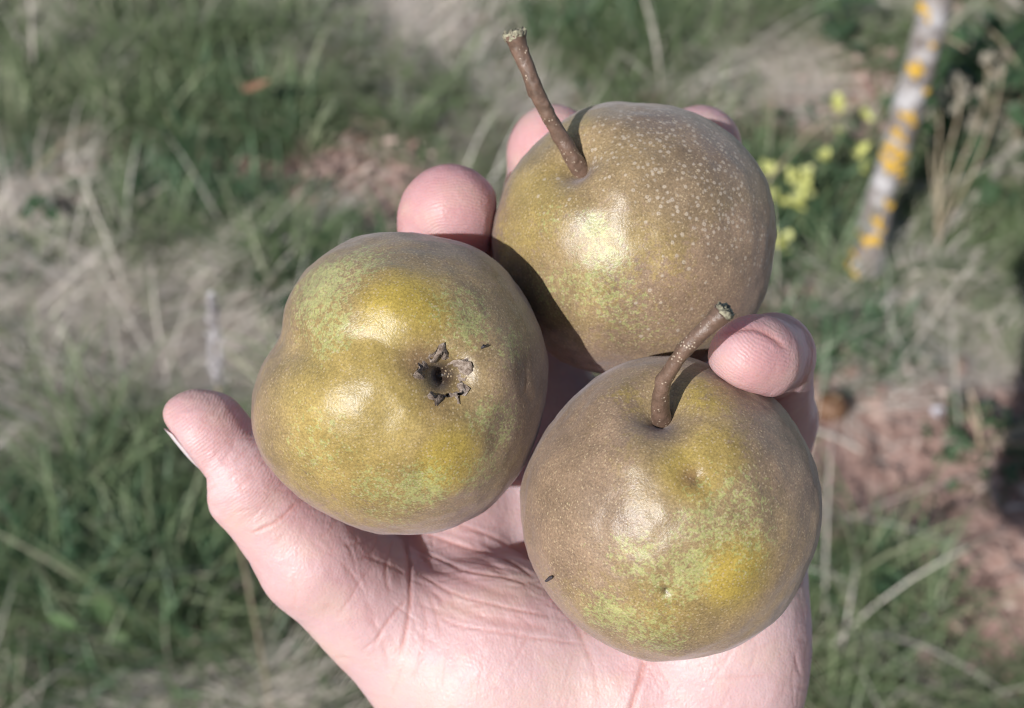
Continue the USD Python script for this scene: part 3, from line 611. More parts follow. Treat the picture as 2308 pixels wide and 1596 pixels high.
# ------------------------------------------------------------------ grass, as stuff
def leafy(name, ramp, trans=.35, rough=.5, spec=.35):
    return mat(name, {'oi': ('object_info', {}), 't': attr('tone'), 'a': ('math', {'math_type': 'multiply_add', 'value2': 0.45}), 'c': ('rgb_ramp', {'ramp': ramp}),
        's': ('math', {'math_type': 'multiply', 'value2': 0.55}),
        'p': ('principled_bsdf', {'roughness': rough, 'specular_ior_level': spec}), 'tr': ('translucent_bsdf', {}), 'mx': ('mix_closure', {'fac': trans})},
        [('oi.random', 'a.value1'), ('t.fac', 's.value1'), ('s.value', 'a.value3'), ('a.value', 'c.fac'), ('c.color', 'p.base_color'), ('c.color', 'tr.color'), ('p.BSDF', 'mx.closure1'), ('tr.BSDF', 'mx.closure2')], surface='mx.closure')
M['green_blade'] = leafy('green_blades', [(0, (0.050, 0.080, 0.036)), (.35, (0.112, 0.158, 0.070)), (.68, (0.195, 0.238, 0.125)), (.86, (0.33, 0.33, 0.215)), (1, (0.46, 0.43, 0.33))])
M['lush_blade'] = leafy('lush_blades', [(0, (0.042, 0.092, 0.044)), (.5, (0.095, 0.172, 0.088)), (1, (0.19, 0.275, 0.15))])
M['straw_blade'] = leafy('straw_blades', [(0, (0.36, 0.30, 0.25)), (.4, (0.54, 0.475, 0.41)), (.75, (0.65, 0.59, 0.53)), (1, (0.72, 0.68, 0.62))], trans=.2)
M['litter'] = leafy('dead_leaves', [(0, (0.14, 0.085, 0.065)), (.4, (0.29, 0.19, 0.155)), (.75, (0.40, 0.285, 0.24)), (1, (0.50, 0.41, 0.35))], trans=.12, rough=.7)
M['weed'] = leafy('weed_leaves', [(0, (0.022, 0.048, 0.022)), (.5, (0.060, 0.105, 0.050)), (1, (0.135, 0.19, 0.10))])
def blades(n, L, tilt, curv, width, radius, seed, seg=5, align=None):
    r = np.random.default_rng(seed)
    az = r.uniform(0, 2 * np.pi, n) if align is None else r.normal(0, align, n)
    ln = r.uniform(*L, n); t0 = r.uniform(*tilt, n); cv = r.uniform(*curv, n); w = r.uniform(*width, n)
    p = np.zeros((n, 3)); rr = radius * np.sqrt(r.uniform(0, 1, n)); ra_ = r.uniform(0, 2 * np.pi, n); p[:, 0] = rr * np.cos(ra_); p[:, 1] = rr * np.sin(ra_); p[:, 2] = -.004
    bend = r.normal(0, .25, n); tone = r.uniform(0, 1, n)
    vs, ts = [], []
    tw = r.uniform(-.8, .8, n)
    for i in range(seg + 1):
        t = i / seg
        a2 = az + bend * t; side = np.stack([-np.sin(a2 + tw * t), np.cos(a2 + tw * t), .35 * np.sin(tw * t * 2)], 1)
        ww = w * (1 - t ** 2.2) * (.7 + .6 * min(t * 2, 1)) * .5 + .00015
        vs += [p - side * ww[:, None], p + side * ww[:, None]]; ts += [tone * .8 + .2 * t, tone * .8 + .2 * t]
        th = np.minimum(t0 + cv * t, 2.1)
        p = p + (ln / seg)[:, None] * np.stack([np.sin(th) * np.cos(a2), np.sin(th) * np.sin(a2), np.cos(th)], 1)
        p[:, 2] = np.maximum(p[:, 2], .002 + .004 * tone)
    v = np.stack(vs, 1).reshape(-1, 3); m = 2 * (seg + 1); f = []
    for i in range(seg):
        f += [[2 * i, 2 * i + 1, 2 * i + 3], [2 * i, 2 * i + 3, 2 * i + 2]]
    f = (np.array(f)[None] + (np.arange(n) * m)[:, None, None]).reshape(-1, 3)
    return v, f, np.stack(ts, 1).reshape(-1)
def leaf(L, W, fold=.25, curl=.3, seg=6, lobes=0.0):
    t = np.linspace(0, 1, seg + 1); w = W * np.sin(np.pi * t ** .85) ** .8 * .5 * (1 + lobes * np.sin(t * 22)); w[0] = W * .04; w[-1] = .0004
    z = curl * L * t ** 2
    rows = [np.stack([t * L, s * w, z * -1 + abs(s) * w * fold], 1) for s in (-1, 0, 1)]
    v = np.stack(rows, 1).reshape(-1, 3); f = []
    for i in range(seg):
        for j in range(2):
            k = 3 * i + j; f += [[k, k + 1, k + 4], [k, k + 4, k + 3]]
    return v, np.array(f)
def rotz(v, a): c, s = math.cos(a), math.sin(a); return np.asarray(v) @ np.array([[c, s, 0], [-s, c, 0], [0, 0, 1]])
def roty(v, a): c, s = math.cos(a), math.sin(a); return np.asarray(v) @ np.array([[c, 0, -s], [0, 1, 0], [s, 0, c]])
def rotx(v, a): c, s = math.cos(a), math.sin(a); return np.asarray(v) @ np.array([[1, 0, 0], [0, c, s], [0, -s, c]])
def leaf_cluster(n, L, W, tilt, radius, seed, curl=.3, lobes=0.0):
    r = np.random.default_rng(seed); ps, tn = [], []
    for _ in range(n):
        v, f = leaf(r.uniform(*L), r.uniform(*W), r.uniform(0, .5), r.uniform(-.1, curl), lobes=lobes)
        v = rotx(v, r.normal(0, .35)); v = roty(v, -r.uniform(*tilt)); v = rotz(v, r.uniform(0, 6.28)) + np.r_[radius * r.normal(size=2) * .6, .008 + .01 * r.uniform()]
        ps.append((v, f)); tn.append(np.full(len(v), r.uniform()))
    v, f = join(ps); v[:, 2] = np.maximum(v[:, 2], .001); return v, f, np.concatenate(tn)
ZONES = {
    'soil': [(1900, 1080, 260, 170, 1.0), (2160, 1130, 230, 200, 1.0), (2200, 1420, 170, 90, 1.0), (1830, 950, 140, 90, .8)],
    # px, py, rx, ry, weight
    'straw': [(190, 780, 430, 135, 1.25), (60, 870, 160, 90, .9), (400, 640, 330, 50, .75), (850, 70, 190, 75, .8), (60, 470, 160, 90, .5), (1010, 150, 120, 90, .35), (60, 80, 70, 160, .35), (1960, 650, 200, 40, .9), (2260, 830, 90, 50, .6), (1950, 905, 140, 40, .35), (2100, 1000, 160, 50, .25), (1980, 1130, 120, 40, .2), (1150, 280, 120, 60, .3), (2200, 1180, 160, 80, .15), (450, 1560, 200, 60, .3), (1700, 150, 120, 120, .3)],
    'litter': [(290, 420, 170, 50, 1.0), (640, 410, 170, 50, 1.0), (920, 490, 110, 70, .8), (1880, 1080, 250, 190, .18), (2170, 1100, 190, 210, .2), (2190, 1410, 160, 90, .2), (1780, 285, 110, 65, 1.0), (1830, 750, 60, 120, .6), (440, 960, 80, 70, .4), (860, 330, 120, 50, .4), (250, 240, 60, 60, .5), (900, 90, 110, 60, .6)],
    'green': [(720, 640, 190, 60, 1.0), (540, 290, 260, 120, 1.0), (700, 130, 300, 110, .9), (1400, 110, 300, 130, 1.0), (300, 200, 260, 150, .9), (150, 330, 160, 90, .8), (300, 580, 300, 50, .9), (250, 1300, 380, 360, 1.0), (500, 1500, 350, 150, .8), (2230, 560, 150, 190, 1.0), (2080, 740, 220, 90, 1.0), (1950, 1340, 170, 110, .8), (2000, 1540, 250, 80, 1.0), (1700, 60, 160, 90, .7), (1700, 400, 120, 160, .6), (900, 220, 200, 80, .7)],
    'lush': [(700, 640, 170, 50, .8), (430, 490, 140, 45, 1.0), (540, 310, 130, 70, .6), (250, 1300, 230, 170, .8), (190, 1500, 150, 90, .6), (1780, 600, 120, 90, 1.0), (1880, 800, 100, 100, .7), (1960, 1300, 120, 60, .7), (1740, 460, 80, 90, .7), (1400, 60, 100, 60, .6), (90, 470, 60, 40, .5)],
}
def weight(kind, p):
    q = pix(p); w = np.zeros(len(p))
    q = q + (meshkit.fbm(np.c_[p[:, :2] * 6, np.zeros(len(p))], 3, 31)[:, None] - .5) * np.array([220, 160])
    for x, y, rx, ry, a in ZONES[kind]:
        w = np.maximum(w, a * np.exp(-(((q[:, 0] - x) / rx) ** 2 + ((q[:, 1] - y) / ry) ** 2) ** 1.5 * .7))
    return w
def scatter(name, label, category, protos, material, n, prob, seed, scale=(.7, 1.3), proto_name='tuft', lo=(-1.9, .25), hi=(2.1, 3.9), az=None):
    r = np.random.default_rng(seed)
    p = np.c_[r.uniform(lo[0], hi[0], n), r.uniform(lo[1], hi[1], n), np.zeros(n)]
    keep = r.uniform(0, 1, n) < prob(p); p = p[keep]; p[:, 2] = terrain(p[:, 0], p[:, 1]); m = len(p)
    pi = UsdGeom.PointInstancer.Define(stage, '/World/' + uname('/World', name))
    tag(pi, label, category, kind='stuff')
    paths = []
    for v, f, t in protos:
        o = obj(proto_name, (v, f), material, pi.GetPrim(), True, {'tone': t}); paths.append(o.GetPath())
    rel = pi.CreatePrototypesRel()
    for q in paths: rel.AddTarget(q)
    a = r.uniform(0, 2 * np.pi, m) if az is None else az(p, r)
    tl = r.normal(0, .10, (m, 2))
    h = a / 2
    quat = np.stack([np.cos(h), tl[:, 0] * .5, tl[:, 1] * .5, np.sin(h)], 1); quat /= np.linalg.norm(quat, axis=1, keepdims=True)
    s = r.uniform(*scale, m)
    pi.CreatePositionsAttr(Vt.Vec3fArray.FromNumpy(p.astype(np.float32)))
    pi.CreateOrientationsAttr(Vt.QuathArray([Gf.Quath(float(k[0]), float(k[1]), float(k[2]), float(k[3])) for k in quat]))
    pi.CreateScalesAttr(Vt.Vec3fArray.FromNumpy(np.repeat(s[:, None], 3, 1).astype(np.float32)))
    pi.CreateProtoIndicesAttr(Vt.IntArray.FromNumpy(r.integers(0, len(protos), m).astype(np.int32)))
    return m
def lay(p, r):                                                      # lodged straw lies roughly one way
    return meshkit.fbm(np.c_[p[:, :2] * 1.3, np.zeros(len(p))], 2, 77) * 2.6 - 1.3 + r.normal(0, .4, len(p)) + np.pi * (r.uniform(0, 1, len(p)) < .5)
nz = lambda p, s, k: meshkit.fbm(np.c_[p[:, :2] * s, np.zeros(len(p))], 3, k)
keepout = lambda p: 1.0 - np.exp(-((p[:, 0] ** 2 + (p[:, 1] + .1) ** 2) / .12))
scatter('turf', 'short green grass covering the ground between the straw', 'grass', [blades(30, (.025, .065), (.1, .9), (.2, .9), (.0014, .0026), .045, 100 + k) for k in range(4)], M['green_blade'], 26000,
        lambda p: np.clip(.30 + weight('green', p) * .7 - weight('straw', p) * .5 - weight('litter', p) * .75 - weight('soil', p) * .9, .02, 1), 1)
scatter('meadow_grass', 'longer green grass in loose leaning tufts', 'grass', [blades(20, (.09, .24), (.25, 1.0), (.5, 1.4), (.0022, .0042), .04, 200 + k) for k in range(5)], M['green_blade'], 9000,
        lambda p: np.clip(weight('green', p) * .8 * (nz(p, 3, 9) > .42) + .05 - weight('litter', p) * .5 - weight('soil', p) * .6, .0, 1) * keepout(p), 2)
scatter('lush_grass', 'bright green patches of fresh grass', 'grass', [blades(24, (.05, .15), (.1, .9), (.3, 1.1), (.003, .006), .05, 300 + k) for k in range(4)], M['lush_blade'], 9000,
        lambda p: weight('lush', p) * .9, 3)
scatter('dry_grass', 'mats of pale dead grass lying flat', 'grass', [blades(60, (.05, .20), (1.15, 1.5), (-.1, .35), (.0012, .0024), .07, 400 + k, align=.45) for k in range(5)], M['straw_blade'], 24000,
        lambda p: np.clip(weight('straw', p) * 1.1 + .03 - weight('litter', p) * .2 - weight('soil', p) * .42, 0, 1), 4, az=lay)
scatter('straw_stalks', 'thin dry stalks standing and leaning among the grass', 'grass', [blades(5, (.12, .34), (.2, 1.2), (.2, .9), (.0013, .0024), .05, 500 + k) for k in range(5)], M['straw_blade'], 5200,
        lambda p: np.clip(.05 + .12 * weight('straw', p) - weight('litter', p) * .06, 0, 1) * keepout(p), 5)
scatter('leaf_litter', 'pinkish brown dead leaves and scraps on bare soil', 'leaf litter', [leaf_cluster(9, (.015, .04), (.008, .022), (-.1, .35), .05, 600 + k, .5, .12) for k in range(4)], M['litter'], 15000,
        lambda p: np.clip(weight('litter', p) * .62 + .05, 0, 1), 6)
scatter('low_weeds', 'small broad leaved weeds in the grass', 'weeds', [leaf_cluster(8, (.02, .055), (.010, .022), (.1, 1.0), .035, 700 + k, .5) for k in range(4)], M['weed'], 6000,
        lambda p: np.clip(weight('lush', p) * .5 + weight('green', p) * .12 + .03, 0, 1), 7)
#THINGS
# ------------------------------------------------------------------ the rest of the person (behind and below the camera)
def cloth(name, c, c2, scale=900.0):
    return mat(name, {'tc': ('texture_coordinate', {}), 'n': ('noise_texture', {'scale': scale, 'detail': 3.0}), 'c': ('rgb_ramp', {'ramp': [(.3, c), (.7, c2)]}),
        'bm': ('bump', {'strength': .4, 'distance': .001}), 'p': ('principled_bsdf', {'roughness': .9, 'specular_ior_level': .2, 'sheen_weight': .1})},
        [('tc.object', 'n.vector'), ('n.fac', 'c.fac'), ('c.color', 'p.base_color'), ('n.fac', 'bm.height'), ('bm.normal', 'p.normal')])
M['jacket'] = cloth('dark_jacket_cloth', (.012, .014, .020), (.03, .034, .045))
M['trousers'] = cloth('blue_trouser_cloth', (.03, .045, .08), (.06, .085, .14))
M['hair'] = cloth('brown_hair', (.02, .013, .008), (.05, .033, .02), 400.0)
M['boot'] = cloth('boot_leather', (.02, .014, .010), (.05, .035, .025), 200.0)
def solid(items, lo, hi, h, k=.03, rough=0.0, seed=0):
    def f(p):
        o = None
        for a, b, ra_, rb_ in items:
            c = round_cone(p, np.array(a, float), np.array(b, float), ra_, rb_); o = c if o is None else smin(o, c, k)
        if rough: o = o + (meshkit.fbm(p * 14, 3, seed) - .5) * rough
        return o
    v, f_ = surface_nets(f, np.array(lo), np.array(hi), h); return v, f_
wrist = to_world(P(1395, 1800, .293)); cuff = to_world(P(1390, 2060, .294)); elbow = np.array([-.03, -.13, 1.055]); shl = np.array([.115, -.31, 1.38])
body = [((.21, -.30, .96), (.20, -.31, 1.30), .120, .112), ((.39, -.30, .96), (.40, -.31, 1.30), .120, .112), ((.13, -.31, 1.385), (.47, -.31, 1.385), .062, .062), ((.3, -.31, 1.40), (.3, -.30, 1.47), .075, .062),
        (shl, elbow, .066, .053), (elbow, cuff, .052, .038), ((.485, -.31, 1.38), (.48, -.16, 1.10), .066, .052), ((.48, -.16, 1.10), (.165, -.045, 1.33), .052, .038)]
v, f = solid(body, (-.16, -.50, .80), (.62, .16, 1.56), .012, .045, .016, 4)
obj('jacket', (v - FEET, f), M['jacket'], person, True)
v, f = solid([((-.085, -.30, .95), (.085, -.30, .95), .118, .118), ((-.09, -.30, .92), (-.10, -.29, .50), .092, .062), ((-.10, -.29, .50), (-.10, -.31, .10), .062, .052), ((.09, -.30, .92), (.10, -.28, .50), .092, .062), ((.10, -.28, .50), (.10, -.30, .10), .062, .052)], (-.26, -.46, .02), (.26, -.14, 1.10), .014, .02, .014, 5)
obj('trousers', (v + [.3, 0, 0] - FEET, f), M['trousers'], person, True)
for s_ in (-1, 1):
    v, f = solid([((.10 * s_, -.32, .10), (.10 * s_, -.33, .05), .056, .05), ((.10 * s_, -.33, .045), (.115 * s_, -.14, .04), .045, .038)], (.10 * s_ - .1, -.42, -.01), (.10 * s_ + .12, -.07, .2), .01, .02)
    obj('boot', (v + [.3, 0, 0] - FEET, f), M['boot'], person, True)
def head_sdf(p):
    o = ellipsoid(p, np.array([0, -.245, 1.69]), np.array([.076, .098, .090]))
    o = smin(o, ellipsoid(p, np.array([0, -.185, 1.645]), np.array([.060, .062, .085])), .03)
    o = smin(o, round_cone(p, np.array([0, -.30, 1.45]), np.array([0, -.255, 1.60]), .056, .054), .03)
    o = smin(o, round_cone(p, np.array([0, -.125, 1.675]), np.array([0, -.108, 1.640]), .009, .014), .012)      # nose
    for q in (-1, 1):
        o = smin(o, ellipsoid(p, np.array([.078 * q, -.24, 1.665]), np.array([.008, .018, .030])), .008)           # ears
        o = smax(o, -ellipsoid(p, np.array([.030 * q, -.118, 1.680]), np.array([.016, .012, .009])), .008)           # eye sockets
        o = smin(o, ellipsoid(p, np.array([.030 * q, -.138, 1.680]), np.array([.012, .012, .012])), .002)
    o = smin(o, ellipsoid(p, np.array([0, -.124, 1.610]), np.array([.024, .008, .008])), .006)                      # mouth
    return o
v, f = surface_nets(head_sdf, np.array([-.11, -.38, 1.42]), np.array([.11, -.07, 1.81]), .006)
z0 = np.zeros(len(v)); obj('head', (v + [.3, 0, 0] - FEET, f), M['skin'], person, True, {'red': z0 + .3, 'fold': z0, 'ridge': z0, 'ridge_amount': z0})
def hair_sdf(p):
    o = ellipsoid(p, np.array([0, -.255, 1.70]), np.array([.086, .104, .098])) + (meshkit.fbm(p * 60, 3, 8) - .5) * .012
    return smax(o, (p[:, 1] + .185) * .7 - (p[:, 2] - 1.735) * .7, .02)
v, f = surface_nets(hair_sdf, np.array([-.12, -.40, 1.56]), np.array([.12, -.10, 1.83]), .007)
obj('hair', (v + [.3, 0, 0] - FEET, f), M['hair'], person, True)
def right_hand(p):
    a = np.array
    o = smin(round_cone(p, a([.150, -.036, 1.335]), a([.098, -.050, 1.405]), .026, .028), round_cone(p, a([.140, -.06, 1.345]), a([.100, -.074, 1.415]), .024, .024), .015)
    fs = None
    for i in range(4):
        y = -.030 - .020 * i; b = a([.088, y, 1.425 + .004 * i]); m = b + a([-.020, .004, .036]); t = m + a([-.022 + .003 * i, .002, -.006])
        c = smin(round_cone(p, b, m, .0105, .0092), round_cone(p, m, t, .0092, .0076), .002); fs = c if fs is None else smin(fs, c, .001)
    th = smin(round_cone(p, a([.118, -.035, 1.37]), a([.086, -.020, 1.385]), .015, .011), round_cone(p, a([.086, -.020, 1.385]), a([.066, -.018, 1.405]), .011, .0085), .003)
    return smin(smin(o, fs, .005), th, .008)
v, f = surface_nets(right_hand, np.array([.03, -.14, 1.29]), np.array([.20, .02, 1.50]), .003)
z0 = np.zeros(len(v)); obj('other_hand', (v - FEET, f), M['skin'], person, True, {'red': z0 + .3, 'fold': z0, 'ridge': z0, 'ridge_amount': z0})
# fine hairs along the wrist's edge
rng = hair_rng(); hp = []
cand = np.where((np.abs((px[:, 0] - 640) - (px[:, 1] - 1350) * 1.05) < 70) & (px[:, 1] > 1330) & (px[:, 1] < 1620) & (facing < .55))[0]
cand = np.r_[cand, np.where((px[:, 0] > 1700) & (px[:, 1] > 1470) & (px[:, 1] < 1640) & (facing < .45))[0]]
for i in rng.choice(cand, min(170, len(cand)), replace=False):
    n = hn[i]; d = np.array([-.25, -.7, .1]) + n * .75 + rng.normal(0, .2, 3); d /= np.linalg.norm(d); L = rng.uniform(.0025, .0055)
    c = [hv[i], hv[i] + d * L * .5 + n * .0004, hv[i] + d * L + np.array([0, -.001, 0])]
    a, b = tube(c, [.000035, .00003, .00001], 3, 2); hp.append((to_world(a) - FEET, b))
if hp: obj('arm_hair', join(hp), M['hair'], person, True, kind='stuff')

# ------------------------------------------------------------------ small scraps on the pears
M['scrap'] = mat('dark_scrap', {'p': ('principled_bsdf', {'base_color': (.035, .03, .035), 'roughness': .6})}, [])
def scrap(pe, x, y, L, w, ang, label):
    o = pe.surf(x, y, .0002); t = pe.surf(x + L * math.cos(ang), y - L * math.sin(ang), .0006)
    v, f = tube([o - pe.c, (o + t) / 2 - pe.c + .0003, t - pe.c], [w * .6, w, w * .5], 7, 3)
    v = v + (meshkit.fbm(v * 900, 2, 4)[:, None] - .5) * .0006
    th = thing('bark_scrap', label, 'scrap', to_world(pe.c), rotx=45.0); obj('fleck', (v, f), M['scrap'], th)
scrap(PC, 1234, 1307, 18, .00042, .6, 'tiny dark scrap stuck to the lower left side of the pear nearest the palm heel')
scrap(PA, 1082, 785, 1.2, .00030, .2, 'tiny black speck on the yellow lumpy pear to the right of its calyx')

# ------------------------------------------------------------------ tree
M['bark'] = mat('pale_bark', {'tc': ('texture_coordinate', {}), 'n': ('noise_texture', {'scale': 38.0, 'detail': 7.0, 'roughness': .7}), 'm': ('noise_texture', {'scale': 14.0, 'detail': 4.0}),
    'mp': ('mapping', {'scale': (1.0, 1.0, .3)}), 'c': ('rgb_ramp', {'ramp': [(.30, (.085, .07, .062)), (.42, (.23, .21, .205)), (.55, (.375, .36, .365)), (.75, (.48, .465, .475))]}),
    'k': ('rgb_ramp', {'ramp': [(.35, (.55, .48, .42)), (.6, (1, 1, 1))]}), 'x': ('mix_color', {'blend_type': 'multiply', 'fac': 1.0}),
    'bm': ('bump', {'strength': .8, 'distance': .006}), 'p': ('principled_bsdf', {'roughness': .9, 'specular_ior_level': .15})},
    [('tc.object', 'n.vector'), ('tc.object', 'm.vector'), ('n.fac', 'c.fac'), ('m.fac', 'k.fac'), ('c.color', 'x.a'), ('k.color', 'x.b'), ('x.result', 'p.base_color'), ('n.fac', 'bm.height'), ('bm.normal', 'p.normal')])
M['lichen'] = mat('yellow_lichen', {'tc': ('texture_coordinate', {}), 'n': ('noise_texture', {'scale': 160.0, 'detail': 5.0, 'roughness': .7}), 'c': ('rgb_ramp', {'ramp': [(.3, (.26, .17, .05)), (.48, (.50, .30, .04)), (.7, (.64, .42, .07))]}),
    'bm': ('bump', {'strength': .8, 'distance': .003}), 'p': ('principled_bsdf', {'roughness': .9, 'specular_ior_level': .1})}, [('tc.object', 'n.vector'), ('n.fac', 'c.fac'), ('c.color', 'p.base_color'), ('n.fac', 'bm.height'), ('bm.normal', 'p.normal')])
tb = on_ground(1932, 655); ty = tb[1]
tree_px = [(1932, 655, 44), (1941, 610, 40), (1953, 560, 34), (1966, 520, 31), (1987, 430, 27), (2018, 340, 28), (2042, 250, 30), (2072, 150, 31), (2097, 50, 31), (2116, -30, 31)]
axis = [V(x, y, ty + .01 * i) for i, (x, y, r) in enumerate(tree_px)]
rad = [r * 1.08 * -to_cam(a)[2] / F for a, (x, y, r) in zip(axis, tree_px)]
tree = thing('fruit_tree', 'slim leaning grey tree trunk with patches of orange yellow lichen', 'tree', tb)
top = axis[-1]; tpts = axis + [top + np.array([.03, .02, .30]), top + np.array([.02, .05, .62]), top + np.array([.06, .04, 1.0])]
tr = rad + [rad[-1] * .85, rad[-1] * .7, rad[-1] * .5]
v, f = tube(np.array(tpts) - tb - np.array([0, 0, .03]) * np.r_[1, np.zeros(len(tpts) - 1)][:, None], tr, 28, 14)
nrm = trimesh.Trimesh(v, f, process=False).vertex_normals
v = v + nrm * ((meshkit.fbm(v * np.array([40, 40, 16]), 4, 3) - .5) * .012)[:, None]
trunk = obj('trunk', (v, f), M['bark'], tree)
taxis = np.array(axis); tcam = to_cam(taxis); tpix = pix(taxis)
def lichen(x, y, rx, ry, seed):
    r = np.random.default_rng(seed); n = 22
    ang = np.linspace(0, 2 * np.pi, n, endpoint=False); w = .82 + .26 * np.sin(3 * ang + seed) + .14 * np.sin(5 * ang + 2 * seed) + .16 * r.normal(size=n)
    o = []
    for k, s in enumerate((1.0, .93, .6, .25, 0)):
        for a, q in zip(ang, w):
            xx = x + rx * s * q * math.cos(a); yy = y + ry * s * q * math.sin(a)
            cx_ = np.interp(yy, tpix[::-1, 1], tpix[::-1, 0]); R = np.interp(yy, tpix[::-1, 1], rad[::-1])
            c = np.array([np.interp(yy, tpix[::-1, 1], taxis[::-1, j]) for j in range(3)])
            dep = -to_cam(c)[2]; lat = np.clip((xx - cx_) * dep / F / R, -.98, .98)
            fwd = np.array([-c[0] * .3, -c[1], 0]); fwd /= np.linalg.norm(fwd); rt = np.cross(np.array([0, 0, 1]), -fwd) * -1
            rt = np.array([-fwd[1], fwd[0], 0])
            h = (0, .004, .005, .005, .005)[k] + (r.normal() * .0009 if k else -.002)
            o.append(c + (R + h) * (rt * lat + fwd * math.sqrt(1 - lat * lat)))
    f = []
    for k in range(4):
        for j in range(n):
            m = (j + 1) % n; f += [[k * n + j, k * n + n + m, k * n + m], [k * n + j, k * n + n + j, k * n + n + m]]
    v = np.array(o) - tb; f = np.array(f)
    tm = trimesh.Trimesh(v, f, process=False)
    if (tm.vertex_normals * np.array([0, -1, .2])).sum() < 0: f = f[:, ::-1]
    obj('lichen_patch', (v, f), M['lichen'], tree)
for i, (x, y, rx, ry) in enumerate([(2078, 12, 13, 12), (2095, 84, 9, 8), (2058, 146, 19, 17), (2044, 245, 19, 13), (2019, 285, 11, 15), (2004, 322, 14, 10), (2026, 332, 16, 17), (2010, 358, 24, 12), (2000, 449, 8, 7), (1974, 481, 14, 14), (1962, 521, 25, 11), (1924, 560, 7, 8), (1925, 597, 10, 10), (2082, 190, 7, 6), (2036, 398, 6, 7), (2066, 128, 7, 9), (2052, 262, 8, 7), (2033, 296, 6, 9), (1992, 345, 9, 7), (2022, 372, 12, 7), (1981, 497, 8, 6), (1950, 530, 8, 7), (2088, 30, 6, 9), (1912, 585, 6, 9), (1994, 436, 5, 6)]):
    lichen(x, y, rx, ry, i + 1)
cr = np.random.default_rng(8); lp, lt = [], []
for k in range(7):
    a = k * 2.4; b = tpts[-3 + k % 3] + np.zeros(3); e = b + np.array([math.cos(a) * .5, math.sin(a) * .5 + .15, .35 + .1 * (k % 3)])
    v, f = tube([b - tb, (b + e) / 2 - tb + [0, 0, .05], e - tb], [.016, .011, .005], 8, 4); obj('limb', (v, f), M['bark'], tree)
    for _ in range(90):
        v, f = leaf(cr.uniform(.05, .08), cr.uniform(.025, .04), .3, .2, 4); q = b + (e - b) * cr.uniform(.35, 1.1) + cr.normal(0, .13, 3)
        v = rotz(roty(rotx(v, cr.normal(0, .6)), cr.normal(0, .7)), cr.uniform(0, 6.28)) + q - tb; lp.append((v, f)); lt.append(np.full(len(v), cr.uniform()))
v, f = join(lp); obj('crown', (v, f), M['weed'], tree, True, {'tone': np.concatenate(lt)})

# ------------------------------------------------------------------ plants
M['petal'] = mat('yellow_petals', {'t': attr('tone'), 'c': ('rgb_ramp', {'ramp': [(0, (.60, .60, .16)), (1, (.76, .76, .36))]}), 'p': ('principled_bsdf', {'roughness': .6}), 'tr': ('translucent_bsdf', {}), 'mx': ('mix_closure', {'fac': .3})},
    [('t.fac', 'c.fac'), ('c.color', 'p.base_color'), ('c.color', 'tr.color'), ('p.BSDF', 'mx.closure1'), ('tr.BSDF', 'mx.closure2')], surface='mx.closure')
M['green_stem'] = mat('green_stems', {'p': ('principled_bsdf', {'base_color': (.085, .12, .045), 'roughness': .6})}, [])
M['dry_stem'] = mat('dry_stems', {'tc': ('texture_coordinate', {}), 'n': ('noise_texture', {'scale': 60.0, 'detail': 4.0}), 'c': ('rgb_ramp', {'ramp': [(.3, (.20, .15, .085)), (.7, (.40, .33, .24))]}), 'p': ('principled_bsdf', {'roughness': .8})}, [('tc.object', 'n.vector'), ('n.fac', 'c.fac'), ('c.color', 'p.base_color')])
M['pale_stem'] = mat('bleached_stems', {'tc': ('texture_coordinate', {}), 'n': ('noise_texture', {'scale': 40.0, 'detail': 4.0}), 'c': ('rgb_ramp', {'ramp': [(.3, (.30, .25, .21)), (.7, (.50, .45, .40))]}), 'p': ('principled_bsdf', {'roughness': .85})}, [('tc.object', 'n.vector'), ('n.fac', 'c.fac'), ('c.color', 'p.base_color')])
M['fluff'] = leafy('dry_seed_fluff', [(0, (.22, .19, .14)), (.6, (.40, .36, .29)), (1, (.52, .48, .40))], trans=.3, rough=.9)
pr = np.random.default_rng(14)
def petals(c, n, R, seed):
    r = np.random.default_rng(seed); ps, tn = [], []
    for _ in range(n):
        v, f = leaf(R * r.uniform(.7, 1.2), R * .75, .2, -.3, 4); v = rotz(roty(v, -r.uniform(-.2, 1.3)), r.uniform(0, 6.28))
        ps.append((v + c + r.normal(0, R * .35, 3), f)); tn.append(np.full(len(v), r.uniform()))
    v, f = join(ps); return v, f, np.concatenate(tn)
def flower_plant(base_px, heads, label, seed, nleaf=14, R=.014):
    r = np.random.default_rng(seed); b = on_ground(*base_px); t = thing('yellow_flower', label, 'flower', b, group=None)
    for i, (x, y, k) in enumerate(heads):
        h = V(x, y, b[1] + r.uniform(-.03, .03)) - b
        mid = np.array([h[0] * .35, h[1] * .3 + .01, h[2] * .55])
        v, f = tube([np.zeros(3), mid, h], [.0022, .0018, .0012], 6, 5); obj('stem', (v, f), M['green_stem'], t)
        v, f, tn = petals(h, 16, R * k, seed * 7 + i); obj('flower_head', (v, f), M['petal'], t, True, {'tone': tn})
    for i in range(nleaf):
        v, f = leaf(r.uniform(.03, .07), r.uniform(.008, .018), .3, .4); v = rotz(roty(v, -r.uniform(.1, .9)), r.uniform(0, 6.28)) + np.array([r.normal() * .02, r.normal() * .02, r.uniform(.0, .10)])
        obj('leaf', (v, f), M['weed'], t, True, {'tone': np.full(len(v), r.uniform())})
flower_plant((1885, 385), [(1890, 240, 1.5), (1893, 300, .9)], 'tall pale yellow flower standing alone above the others, left of the trunk', 1)
flower_plant((1950, 470), [(1953, 262, 1.0), (1942, 343, 1.2), (1950, 380, 1.2)], 'yellow flowering weed touching the left edge of the lichened trunk', 2)
flower_plant((1850, 440), [(1850, 354, 1.2)], 'small single yellow flower between the pear clump and the trunk', 3)
